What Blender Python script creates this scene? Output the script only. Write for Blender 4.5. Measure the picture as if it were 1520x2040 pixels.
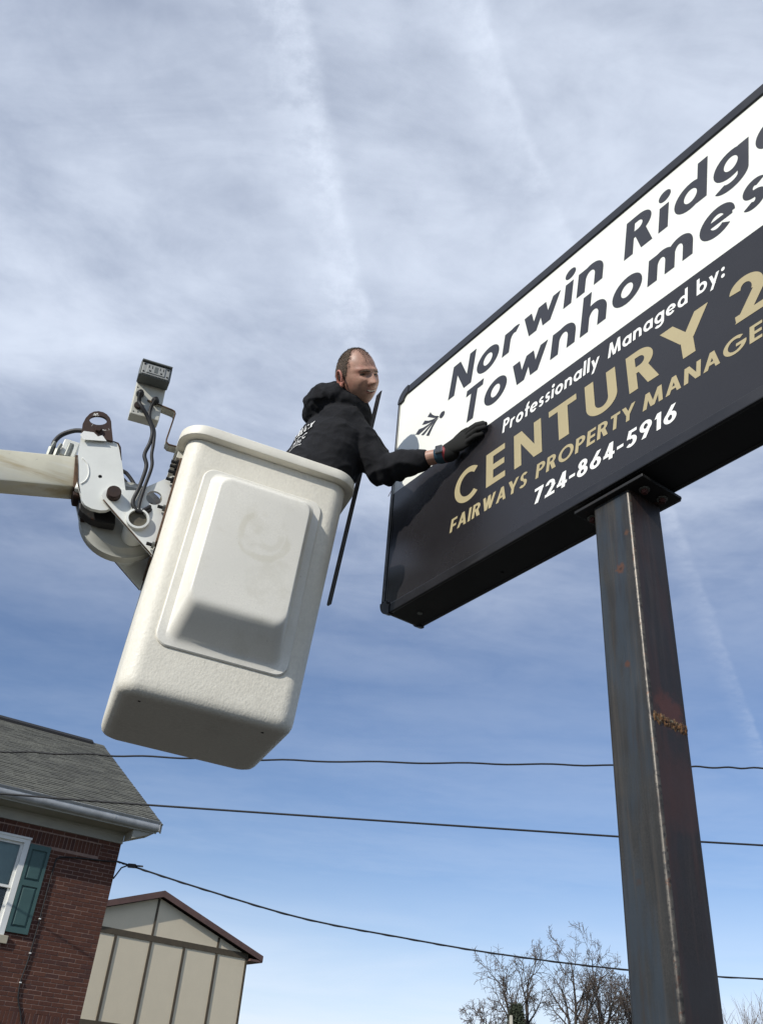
import bpy, bmesh, math, random
from mathutils import Vector, Matrix, noise as mnoise
from mathutils.bvhtree import BVHTree

random.seed(7)
for o in list(bpy.data.objects):
    bpy.data.objects.remove(o, do_unlink=True)
SC = bpy.context.scene
COL = SC.collection
R = math.radians

# ------------------------------------------------------------------ camera
cam_d = bpy.data.cameras.new('camera')
cam = bpy.data.objects.new('camera', cam_d); COL.objects.link(cam)
cam_d.sensor_fit = 'VERTICAL'; cam_d.sensor_height = 36.0
cam_d.lens = 36.0 * 1756 / 2040
cam_d.clip_start = 0.05; cam_d.clip_end = 3000
CR = Matrix(((0.99579354, -0.09162548, 0.0),
             (-0.05176241, -0.56255833, -0.82513561),
             (0.07560345, 0.82166471, -0.5649347)))
cam.matrix_world = Matrix.Translation((0, 0, 1.6)) @ CR.to_4x4()
SC.camera = cam
SC.render.resolution_x = 762; SC.render.resolution_y = 1024

# ------------------------------------------------------------------ light
SUN_AZ, SUN_EL = -140.0, 29.0            # azimuth clockwise from +Y
sd = Vector((math.sin(R(SUN_AZ)) * math.cos(R(SUN_EL)), math.cos(R(SUN_AZ)) * math.cos(R(SUN_EL)), math.sin(R(SUN_EL))))
sun_d = bpy.data.lights.new('sun', 'SUN'); sun_d.energy = 4.7; sun_d.angle = R(0.53)
sun_d.color = (1.0, 0.955, 0.88)
sun = bpy.data.objects.new('sun', sun_d); COL.objects.link(sun)
sun.rotation_euler = (-sd).to_track_quat('-Z', 'Y').to_euler()
sun.location = sd * 40

SC.view_settings.view_transform = 'Standard'
SC.view_settings.look = 'None'
SC.view_settings.gamma = 1.0
SC.view_settings.use_curve_mapping = False
SC.view_settings.exposure = -0.20


class NT:
    """tiny node-tree writer"""
    def __init__(self, tree):
        self.t = tree; self.n = tree.nodes; self.l = tree.links
    def node(self, typ, **kw):
        nd = self.n.new(typ)
        for k, v in kw.items():
            setattr(nd, k, v)
        return nd
    def put(self, sock, v):
        if hasattr(v, 'is_output') or isinstance(v, bpy.types.NodeSocket):
            self.l.new(v, sock)
        else:
            if isinstance(v, (tuple, list)) and len(v) == 3 and sock.type == 'RGBA':
                v = (*v, 1)
            sock.default_value = v
    def math(self, op, a, b=0.0, c=None, clamp=False):
        nd = self.node('ShaderNodeMath', operation=op, use_clamp=clamp)
        self.put(nd.inputs[0], a); self.put(nd.inputs[1], b)
        if c is not None: self.put(nd.inputs[2], c)
        return nd.outputs[0]
    def vmath(self, op, a, b=(0, 0, 0)):
        nd = self.node('ShaderNodeVectorMath', operation=op)
        self.put(nd.inputs[0], a); self.put(nd.inputs[1], b)
        return nd.outputs['Value' if op in ('DOT_PRODUCT', 'LENGTH', 'DISTANCE') else 'Vector']
    def noise(self, vec, scale, detail=4, rough=0.5, dist=0.0):
        nd = self.node('ShaderNodeTexNoise')
        if vec is not None: self.put(nd.inputs['Vector'], vec)
        nd.inputs['Scale'].default_value = scale; nd.inputs['Detail'].default_value = detail
        nd.inputs['Roughness'].default_value = rough; nd.inputs['Distortion'].default_value = dist
        return nd.outputs['Fac']
    def smooth(self, v, lo, hi, a=0.0, b=1.0):
        nd = self.node('ShaderNodeMapRange', interpolation_type='SMOOTHSTEP')
        self.put(nd.inputs['Value'], v)
        nd.inputs['From Min'].default_value = lo; nd.inputs['From Max'].default_value = hi
        nd.inputs['To Min'].default_value = a; nd.inputs['To Max'].default_value = b
        return nd.outputs[0]
    def mix(self, f, a, b):
        nd = self.node('ShaderNodeMix', data_type='RGBA')
        self.put(nd.inputs[0], f); self.put(nd.inputs[6], a); self.put(nd.inputs[7], b)
        return nd.outputs[2]
    def scalev(self, vec, s):
        return self.vmath('MULTIPLY', vec, s)


# ------------------------------------------------------------------ sky
def make_world():
    w = bpy.data.worlds.new('World'); SC.world = w; w.use_nodes = True
    w.node_tree.nodes.clear(); T = NT(w.node_tree)
    sky = T.node('ShaderNodeTexSky', sky_type='NISHITA', sun_disc=False)
    sky.sun_elevation = R(SUN_EL); sky.sun_rotation = R(SUN_AZ)
    sky.air_density = 1.0; sky.dust_density = 0.1; sky.ozone_density = 2.0; sky.altitude = 300
    tc = T.node('ShaderNodeTexCoord'); D = tc.outputs['Generated']
    sep = T.node('ShaderNodeSeparateXYZ'); T.put(sep.inputs[0], D)
    z = T.math('MAXIMUM', sep.outputs[2], 0.03)
    px = T.math('DIVIDE', sep.outputs[0], z); py = T.math('DIVIDE', sep.outputs[1], z)
    cb = T.node('ShaderNodeCombineXYZ'); T.put(cb.inputs[0], px); T.put(cb.inputs[1], py)
    P = cb.outputs[0]
    # high cirrus veil, drawn out along the upper wind
    mp = T.node('ShaderNodeMapping'); T.put(mp.inputs[0], P)
    mp.inputs['Rotation'].default_value = (0, 0, R(-62)); mp.inputs['Scale'].default_value = (0.75, 1.5, 1)
    mp.inputs['Location'].default_value = (2.3, 0.75, 0)
    n1 = T.noise(mp.outputs[0], 1.05, 5, 0.50, 0.25)
    n2 = T.noise(mp.outputs[0], 3.4, 8, 0.60, 0.6)
    n3 = T.noise(P, 11.0, 8, 0.6, 0.3)
    cover = T.math('ADD', T.math('MULTIPLY', n1, 0.58), T.math('ADD', T.math('MULTIPLY', n2, 0.28), T.math('MULTIPLY', n3, 0.14)))
    veil = T.smooth(cover, 0.30, 0.70, 0.14, 0.76)
    hi = T.smooth(sep.outputs[2], 0.38, 0.62, 0.20, 1.0)
    veil = T.math('MULTIPLY', veil, hi)
    veil = T.math('ADD', veil, T.smooth(sep.outputs[2], 0.40, 0.72, 0.0, 0.16))
    low = T.smooth(sep.outputs[2], 0.25, 0.02, 0.0, 0.84)
    streak = T.node('ShaderNodeMapping'); T.put(streak.inputs[0], D)
    streak.inputs['Scale'].default_value = (2.2, 2.2, 13)
    ns = T.noise(streak.outputs[0], 1.7, 6, 0.55, 0.4)
    low = T.math('MULTIPLY', low, T.smooth(ns, 0.3, 0.62, 0.72, 1.1))
    veil = T.math('MAXIMUM', veil, low)
    # vapour trails: straight lines on the cloud deck
    def trail(a, b, w, amp, seed, side, t0, t1, tend):
        dx, dy = b[0] - a[0], b[1] - a[1]; L = math.hypot(dx, dy); dx /= L; dy /= L
        off = T.vmath('SUBTRACT', P, (a[0], a[1], 0))
        t = T.vmath('DOT_PRODUCT', off, (dx, dy, 0))
        s = T.vmath('DOT_PRODUCT', off, (-dy * side, dx * side, 0))
        wob = T.noise(P, 9 + seed, 5, 0.6)
        s = T.math('ADD', s, T.math('MULTIPLY', T.math('SUBTRACT', wob, 0.5), w * 1.5))
        lead = T.smooth(s, -0.45 * w, 0.45 * w)          # crisp edge
        tail = T.smooth(s, 0.2 * w, 4.2 * w, 1.0, 0.0)   # torn edge drifting off
        m = T.math('MULTIPLY', lead, tail)
        br = T.noise(P, 17 + seed, 7, 0.65)
        lng = T.noise(P, 2.6 + 0.2 * seed, 2, 0.5)
        m = T.math('MULTIPLY', m, T.smooth(br, 0.34, 0.66, 0.30, 1.0))
        m = T.math('MULTIPLY', m, T.smooth(lng, 0.34, 0.56, 0.55, 1.0))
        m = T.math('MULTIPLY', m, T.smooth(t, t0, t1, 1.0, tend))
        return T.math('MULTIPLY', m, amp)
    c1 = trail((-0.139, 0.486), (-0.045, 0.95), 0.028, 0.80, 1, 1, 0.42, 0.85, 0.0)
    c2 = trail((0.062, 0.479), (0.552, 1.354), 0.016, 0.62, 3, 1, 0.45, 1.3, 0.22)
    con = T.math('ADD', c1, c2)
    inv = T.math('SUBTRACT', 1.0, T.math('MINIMUM', con, 0.9))
    fac = T.math('SUBTRACT', 1.0, T.math('MULTIPLY', inv, T.math('SUBTRACT', 1.0, T.math('MINIMUM', veil, 0.93))), clamp=True)
    skyc = T.node('ShaderNodeMix', data_type='RGBA', blend_type='MULTIPLY')
    skyc.inputs[0].default_value = 1.0
    T.put(skyc.inputs[6], sky.outputs[0]); skyc.inputs[7].default_value = (0.92, 0.965, 1.10, 1)
    col = T.mix(fac, skyc.outputs[2], CLOUD)
    bg = T.node('ShaderNodeBackground'); T.put(bg.inputs[0], col); bg.inputs[1].default_value = 0.125
    out = T.node('ShaderNodeOutputWorld'); T.l.new(bg.outputs[0], out.inputs[0])

CLOUD = (7.6, 8.35, 9.7)
make_world()


# ------------------------------------------------------------------ materials
def mat(name, base, rough=0.6, metal=0.0, var=0.12, vscale=6.0, bump=0.0, bscale=60.0, bdist=0.002,
        spots=None, streaks=None, spec=0.5, coat=0.0, grain=0.0, gscale=200.0, marks=None, rings=None, detail=5, voronoi=0.0, stretch=None):
    """procedural principled material: tone drift, fine grain, blotches, streaks, bump"""
    m = bpy.data.materials.new(name); m.use_nodes = True
    T = NT(m.node_tree); T.n.clear()
    bs = T.node('ShaderNodeBsdfPrincipled'); out = T.node('ShaderNodeOutputMaterial'); T.l.new(bs.outputs[0], out.inputs[0])
    tc = T.node('ShaderNodeTexCoord'); P = tc.outputs['Object']
    if stretch: P = T.scalev(P, stretch)
    nz = T.noise(P, vscale, detail, 0.6)
    dark = tuple(c * (1 - var) for c in base); lite = tuple(min(1, c * (1 + var)) for c in base)
    c = T.mix(T.smooth(nz, 0.3, 0.7), dark, lite)
    if grain:
        g = T.noise(P, gscale, 3, 0.6)
        c = T.mix(T.smooth(g, 0.35, 0.65, 0, 1), c, tuple(x * (1 - grain) for x in base))
    for (sc_, scale, lo, hi, amt) in (spots or []):
        s = T.noise(P, scale, 7, 0.65, 0.4)
        c = T.mix(T.smooth(s, lo, hi, 0, amt), c, sc_)
    for (sc_, vec, scale, lo, hi, amt) in (streaks or []):
        s = T.noise(T.scalev(P, vec), scale, 6, 0.6)
        c = T.mix(T.smooth(s, lo, hi, 0, amt), c, sc_)
    for (sc_, pos, rad, amt) in (marks or []):
        d = T.vmath('DISTANCE', P, pos)
        w = T.noise(P, 2.2 / rad, 5, 0.65)
        d = T.math('ADD', d, T.math('MULTIPLY', T.math('SUBTRACT', w, 0.5), rad * 1.6))
        c = T.mix(T.smooth(d, rad * 0.35, rad, amt, 0.0), c, sc_)
    for (sc_, pos, rad, wid, amt) in (rings or []):          # ring-shaped stain left by an old decal
        d = T.math('ADD', T.vmath('DISTANCE', P, pos), T.math('MULTIPLY', T.math('SUBTRACT', T.noise(P, 18, 4, 0.6), 0.5), wid * 1.6))
        e = T.math('ABSOLUTE', T.math('SUBTRACT', d, rad))
        brk = T.smooth(T.noise(P, 11, 3, 0.5), 0.36, 0.56, 0.0, 1.0)
        c = T.mix(T.math('MULTIPLY', T.smooth(e, wid * 0.4, wid, amt, 0.0), brk), c, sc_)
    T.put(bs.inputs['Base Color'], c)
    bs.inputs['Metallic'].default_value = metal
    T.put(bs.inputs['Roughness'], T.smooth(nz, 0.25, 0.75, max(0.02, rough - 0.07), min(1, rough + 0.07)))
    bs.inputs['Specular IOR Level'].default_value = spec
    if coat: bs.inputs['Coat Weight'].default_value = coat
    if bump:
        b = T.node('ShaderNodeBump'); b.inputs['Strength'].default_value = bump; b.inputs['Distance'].default_value = bdist
        h = T.noise(P, bscale, 5, 0.55)
        if voronoi:
            v = T.node('ShaderNodeTexVoronoi'); T.put(v.inputs['Vector'], P); v.inputs['Scale'].default_value = bscale * voronoi
            h = T.math('ADD', h, T.math('MULTIPLY', v.outputs['Distance'], 0.7))
        T.put(b.inputs['Height'], h); T.l.new(b.outputs[0], bs.inputs['Normal'])
    return m

RUST = (0.10, 0.038, 0.018)
RUSTD = (0.036, 0.019, 0.014)
M = {}
M['ground'] = mat('ground_grass', (0.062, 0.062, 0.034), 0.95, var=0.35, vscale=0.6, spots=[((0.09, 0.075, 0.042), 1.5, 0.5, 0.7, 0.7)])
M['asphalt'] = mat('asphalt', (0.048, 0.046, 0.043), 0.9, var=0.2, vscale=0.8, grain=0.4, gscale=150, bump=0.4, bscale=200)
M['face_white'] = mat('sign_face_white', (0.80, 0.81, 0.74), 0.36, var=0.015, vscale=2)
M['face_dark'] = mat('sign_face_dark', (0.0185, 0.0172, 0.0188), 0.25, var=0.06, vscale=2.5, grain=0.05, gscale=260, spots=[((0.07, 0.07, 0.075), 9, 0.68, 0.78, 0.35)])
M['ink'] = mat('dark_vinyl', (0.022, 0.022, 0.028), 0.42, var=0.05)
M['gold'] = mat('gold_vinyl', (0.40, 0.335, 0.185), 0.45, var=0.04, vscale=3)
M['white_vinyl'] = mat('white_vinyl', (0.83, 0.83, 0.78), 0.4, var=0.02)
M['retainer'] = mat('black_retainer', (0.011, 0.0105, 0.012), 0.36, var=0.25, vscale=5, bump=0.15, bscale=9, bdist=0.004, streaks=[((0.06, 0.06, 0.06), (1, 1, 9), 3, 0.6, 0.8, 0.3)])
M['cabinet'] = mat('black_cabinet', (0.006, 0.006, 0.0065), 0.6, var=0.2, vscale=4)
M['alu'] = mat('bare_edge', (0.42, 0.41, 0.38), 0.35, metal=0.7, var=0.2)
M['post_front'] = mat('post_paint', (0.033, 0.031, 0.027), 0.42, metal=0.2, var=0.22, vscale=7, grain=0.18, gscale=170, bump=0.12, bscale=140, bdist=0.001,
    streaks=[((0.030, 0.040, 0.050), (9, 9, 1.3), 1.9, 0.42, 0.62, 0.85), ((0.014, 0.013, 0.012), (16, 16, 1.6), 2.3, 0.52, 0.70, 0.6), ((0.066, 0.056, 0.044), (22, 22, 0.7), 2.0, 0.50, 0.72, 0.6), ((0.042, 0.021, 0.013), (14, 14, 0.6), 3.1, 0.58, 0.74, 0.5)],
    spots=[((0.02, 0.018, 0.016), 60, 0.70, 0.76, 0.7)],
    marks=[((0.105, 0.042, 0.018), (1.171, 0.022, 2.998), 0.022, 0.8), ((0.03, 0.014, 0.009), (1.170, 0.022, 2.997), 0.008, 0.9), ((0.095, 0.036, 0.016), (1.164, 0.022, 2.69), 0.014, 0.8), ((0.1, 0.045, 0.02), (1.205, 0.022, 3.11), 0.012, 0.8), ((0.04, 0.03, 0.025), (1.14, 0.022, 2.12), 0.012, 0.8)])
M['post_side'] = mat('post_rust_side', (0.024, 0.017, 0.0145), 0.55, metal=0.1, var=0.22, vscale=6, grain=0.25, gscale=200, bump=0.2, bscale=120, bdist=0.001,
    streaks=[((0.046, 0.019, 0.013), (8, 8, 1.0), 2.0, 0.44, 0.62, 0.8), ((0.05, 0.038, 0.03), (18, 18, 1.2), 2.2, 0.54, 0.70, 0.5)],
    spots=[((0.11, 0.045, 0.02), 22, 0.66, 0.76, 0.6)],
    marks=[((0.10, 0.03, 0.018), (1.228, 0.10, 2.56), 0.07, 0.8), ((0.06, 0.024, 0.018), (1.228, 0.10, 2.35), 0.16, 0.6)])
M['post_edge'] = mat('post_edge_highlight', (0.085, 0.076, 0.064), 0.40, metal=0.5, var=0.25, vscale=40, bump=0.15, bscale=160, bdist=0.001, spots=[(RUST, 35, 0.54, 0.64, 0.8), ((0.02, 0.02, 0.02), 70, 0.52, 0.62, 0.85), ((0.025, 0.022, 0.02), 9, 0.50, 0.62, 0.9)])  # lighter base paints in the corner's highlight, with rust flecks and dark specks
M['weld'] = mat('rusty_weld', (0.13, 0.062, 0.022), 0.85, var=0.6, vscale=45, bump=0.5, bscale=120, spots=[((0.22, 0.19, 0.12), 80, 0.55, 0.62, 0.8), (RUSTD, 50, 0.52, 0.62, 0.9)])
M['steel_dark'] = mat('dark_steel', (0.008, 0.0075, 0.007), 0.6, metal=0.1, var=0.3, vscale=20, spots=[(RUST, 25, 0.6, 0.7, 0.6)])
M['zinc'] = mat('zinc_washer', (0.20, 0.21, 0.19), 0.5, metal=0.5, var=0.2, vscale=60)
M['rustbolt'] = mat('rusty_bolt', (0.075, 0.022, 0.018), 0.75, var=0.4, vscale=60)

M['fibre'] = mat('fibreglass_rough', (0.755, 0.72, 0.615), 0.55, var=0.045, vscale=4, bump=0.36, bscale=130, bdist=0.0018, voronoi=0.9, stretch=(1.0, 1.0, 0.75),
    grain=0.07, gscale=70, spots=[((0.38, 0.36, 0.30), 34, 0.66, 0.74, 0.4), ((0.56, 0.53, 0.44), 3, 0.50, 0.72, 0.4), ((0.25, 0.22, 0.17), 110, 0.70, 0.75, 0.6)])
M['fibre_smooth'] = mat('fibreglass_smooth', (0.765, 0.74, 0.655), 0.42, var=0.03, vscale=5, bump=0.15, bscale=22, bdist=0.002, grain=0.05, gscale=160,
    spots=[((0.33, 0.31, 0.25), 90, 0.665, 0.72, 0.6), ((0.60, 0.57, 0.47), 7, 0.50, 0.70, 0.45)],
    rings=[((0.58, 0.545, 0.42), (.030, -.43, .60), .088, .018, 0.42), ((0.60, 0.57, 0.46), (.045, -.43, .60), .045, .015, 0.35)])
M['rim'] = mat('fibreglass_rim', (0.76, 0.73, 0.63), 0.45, var=0.04, vscale=6, bump=0.25, bscale=40, bdist=0.002, spots=[((0.40, 0.37, 0.30), 40, 0.66, 0.74, 0.55), ((0.58, 0.55, 0.45), 8, 0.5, 0.7, 0.45)])
M['white_paint'] = mat('chipped_white_paint', (0.73, 0.74, 0.69), 0.38, var=0.05, vscale=8, bump=0.1, bscale=12, bdist=0.002,
    spots=[((0.34, 0.22, 0.11), 9, 0.66, 0.80, 0.45), (RUST, 26, 0.72, 0.75, 0.9)])
M['cream_paint'] = mat('boom_cream', (0.62, 0.59, 0.46), 0.45, var=0.10, vscale=5, bump=0.15, bscale=14, bdist=0.002,
    streaks=[((0.42, 0.33, 0.17), (0.9, 5, 8), 2.3, 0.50, 0.68, 0.8), ((0.66, 0.66, 0.6), (0.7, 4, 8), 3.1, 0.50, 0.66, 0.6)],
    spots=[((0.20, 0.20, 0.17), 11, 0.64, 0.68, 0.8)])
M['grey_paint'] = mat('grey_paint', (0.40, 0.40, 0.355), 0.5, var=0.14, vscale=6, spots=[((0.1, 0.085, 0.07), 12, 0.66, 0.74, 0.7)])
M['rust'] = mat('rust', RUSTD, 0.85, var=0.35, vscale=25, bump=0.4, bscale=80, spots=[((0.10, 0.04, 0.02), 18, 0.55, 0.68, 0.6)])
M['rustedge'] = mat('rust_edge', (0.085, 0.048, 0.026), 0.85, var=0.45, vscale=30)
M['chip'] = mat('chipped_eye_plate', (0.042, 0.022, 0.016), 0.8, var=0.3, vscale=25, spots=[((0.70, 0.70, 0.64), 15, 0.655, 0.665, 1.0)])
M['box_cream'] = mat('outlet_box_cream', (0.54, 0.53, 0.46), 0.5, var=0.06, vscale=14, spots=[((0.12, 0.08, 0.05), 45, 0.69, 0.74, 0.8)])
M['grey_plastic'] = mat('grey_plastic', (0.115, 0.125, 0.118), 0.5, var=0.08, vscale=20)
M['outlet'] = mat('outlet_plastic', (0.33, 0.335, 0.315), 0.45, var=0.06, vscale=30)
M['hole'] = mat('black_slot', (0.006, 0.006, 0.006), 0.7, var=0.1)
M['plug'] = mat('olive_plug', (0.085, 0.075, 0.050), 0.7, var=0.35, vscale=25, spots=[((0.03, 0.025, 0.018), 30, 0.5, 0.65, 0.7)])
M['rubber'] = mat('black_rubber', (0.012, 0.012, 0.013), 0.6, var=0.2, vscale=40)
M['wire'] = mat('wire_black', (0.014, 0.014, 0.015), 0.7, var=0.2)
M['strip'] = mat('dark_trim_strip', (0.12, 0.12, 0.125), 0.4, metal=0.3, var=0.2, vscale=8)

M['skin'] = mat('skin', (0.39, 0.218, 0.155), 0.50, var=0.14, vscale=32, bump=0.12, bscale=260, bdist=0.001, spots=[((0.34, 0.13, 0.095), 22, 0.5, 0.7, 0.5), ((0.20, 0.115, 0.085), 60, 0.52, 0.68, 0.35)])
M['ear'] = mat('ear_skin', (0.40, 0.165, 0.12), 0.5, var=0.14, vscale=50)
M['lip'] = mat('lip', (0.30, 0.125, 0.10), 0.45, var=0.08)
M['teeth'] = mat('teeth', (0.50, 0.46, 0.40), 0.3, var=0.04)
M['hair'] = mat('short_hair', (0.100, 0.068, 0.044), 0.8, var=0.4, vscale=60, bump=0.6, bscale=420, bdist=0.003, grain=0.5, gscale=420)
M['eye'] = mat('eye', (0.45, 0.42, 0.40), 0.2, var=0.05)
M['iris'] = mat('iris', (0.02, 0.016, 0.012), 0.2, var=0.05)
M['cloth'] = mat('black_cotton', (0.016, 0.0165, 0.019), 0.92, var=0.18, vscale=14, bump=0.5, bscale=420, bdist=0.0012, spec=0.2, grain=0.25, gscale=300)
M['glove'] = mat('black_glove', (0.013, 0.013, 0.012), 0.85, var=0.2, vscale=40, bump=0.5, bscale=300, bdist=0.0012, spec=0.25)
M['denim'] = mat('trousers', (0.03, 0.035, 0.05), 0.9, var=0.2)
M['print'] = mat('hoodie_print', (0.62, 0.62, 0.60), 0.8, var=0.1, vscale=90)
M['watch_case'] = mat('watch_case', (0.35, 0.35, 0.35), 0.25, metal=0.9, var=0.05)
M['watch_glass'] = mat('watch_glass', (0.05, 0.052, 0.055), 0.12, var=0.05)
M['watch_band'] = mat('watch_band', (0.018, 0.055, 0.085), 0.55, var=0.1)
M['watch_red'] = mat('watch_band_red', (0.20, 0.012, 0.018), 0.55, var=0.1)
M['wire_red'] = mat('wire_violet', (0.16, 0.07, 0.12), 0.5, var=0.1)

M['brick'] = [mat('brick_%d' % i, c, 0.9, var=0.22, vscale=25, grain=0.2, gscale=120, bump=0.3, bscale=80, bdist=0.002)
              for i, c in enumerate([(0.092, 0.0320, 0.0180), (0.082, 0.0285, 0.0170), (0.104, 0.0380, 0.0215), (0.070, 0.0265, 0.0190)])]
M['mortar'] = mat('mortar', (0.25, 0.165, 0.130), 0.95, var=0.2, vscale=14)
M['trim'] = mat('painted_trim', (0.34, 0.33, 0.28), 0.6, var=0.06, vscale=3, streaks=[((0.3, 0.28, 0.24), (0.6, 3, 6), 3, 0.6, 0.8, 0.4)])
M['gutter'] = mat('gutter_metal', (0.40, 0.41, 0.41), 0.4, metal=0.2, var=0.15, vscale=5, streaks=[((0.2, 0.19, 0.18), (8, 1, 1), 1.2, 0.6, 0.75, 0.5)])
M['shingle'] = mat('shingles', (0.120, 0.118, 0.095), 0.95, var=0.25, vscale=1.4, grain=0.35, gscale=26, bump=0.3, bscale=90)
M['shingle_d'] = mat('shingles_dark', (0.092, 0.090, 0.073), 0.95, var=0.25, vscale=1.4, grain=0.35, gscale=26)
M['vent'] = mat('ridge_vent', (0.007, 0.007, 0.008), 0.8, var=0.2)
M['win_white'] = mat('window_white', (0.72, 0.72, 0.68), 0.5, var=0.04, vscale=4)
M['blind'] = mat('window_blind', (0.44, 0.48, 0.46), 0.8, var=0.03)
M['room'] = mat('dark_room', (0.03, 0.032, 0.034), 0.9, var=0.1)
M['sill'] = mat('stone_sill', (0.38, 0.34, 0.25), 0.9, var=0.1)
M['shutter'] = mat('green_shutter', (0.042, 0.092, 0.086), 0.55, var=0.08, vscale=6)
M['stucco'] = mat('stucco', (0.72, 0.63, 0.465), 0.95, var=0.035, vscale=2.5, grain=0.05, gscale=60, bump=0.2, bscale=60)
M['timber'] = mat('brown_timber', (0.085, 0.066, 0.042), 0.8, var=0.15, vscale=5)
M['fascia'] = mat('brown_fascia', (0.125, 0.070, 0.058), 0.7, var=0.15, vscale=4)
M['roof_brown'] = mat('roof_brown', (0.07, 0.05, 0.045), 0.95, var=0.2, vscale=4)
M['bark'] = mat('bark', (0.050, 0.042, 0.036), 0.95, var=0.3, vscale=6)
M['twig'] = mat('twigs', (0.095, 0.074, 0.060), 0.95, var=0.25, vscale=3)
M['brush'] = mat('brush_twigs', (0.125, 0.090, 0.068), 0.95, var=0.3, vscale=2)
M['needles'] = mat('conifer_needles', (0.035, 0.045, 0.025), 0.9, var=0.3, vscale=5)
M['whitepost'] = mat('weathered_post', (0.42, 0.40, 0.34), 0.8, var=0.1)


def glass_mat():
    m = bpy.data.materials.new('window_glass'); m.use_nodes = True
    T = NT(m.node_tree); T.n.clear()
    out = T.node('ShaderNodeOutputMaterial')
    gl = T.node('ShaderNodeBsdfGlossy'); gl.inputs['Roughness'].default_value = 0.03
    tr = T.node('ShaderNodeBsdfTransparent'); tr.inputs[0].default_value = (0.82, 0.88, 0.87, 1)
    fr = T.node('ShaderNodeFresnel'); fr.inputs[0].default_value = 1.5
    mx = T.node('ShaderNodeMixShader'); T.l.new(fr.outputs[0], mx.inputs[0]); T.l.new(tr.outputs[0], mx.inputs[1]); T.l.new(gl.outputs[0], mx.inputs[2])
    T.l.new(mx.outputs[0], out.inputs[0])
    return m
M['glass'] = glass_mat()


# ------------------------------------------------------------------ mesh helpers
def link(name, me, material, parent=None, smooth=False):
    o = bpy.data.objects.new(name, me); COL.objects.link(o)
    if material is not None:
        for mm in (material if isinstance(material, (list, tuple)) else [material]):
            me.materials.append(mm)
    if smooth:
        me.polygons.foreach_set('use_smooth', [True] * len(me.polygons))
    if parent is not None: o.parent = parent
    return o


def root(name, mw, label, cat, group=None):
    o = bpy.data.objects.new(name, None); COL.objects.link(o)
    o.empty_display_size = 0.1
    o.matrix_world = mw
    return tag(o, label, cat, group)


def tag(o, label, cat, group=None):
    o['label'] = label; o['category'] = cat
    if group: o['group'] = group
    return o


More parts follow.
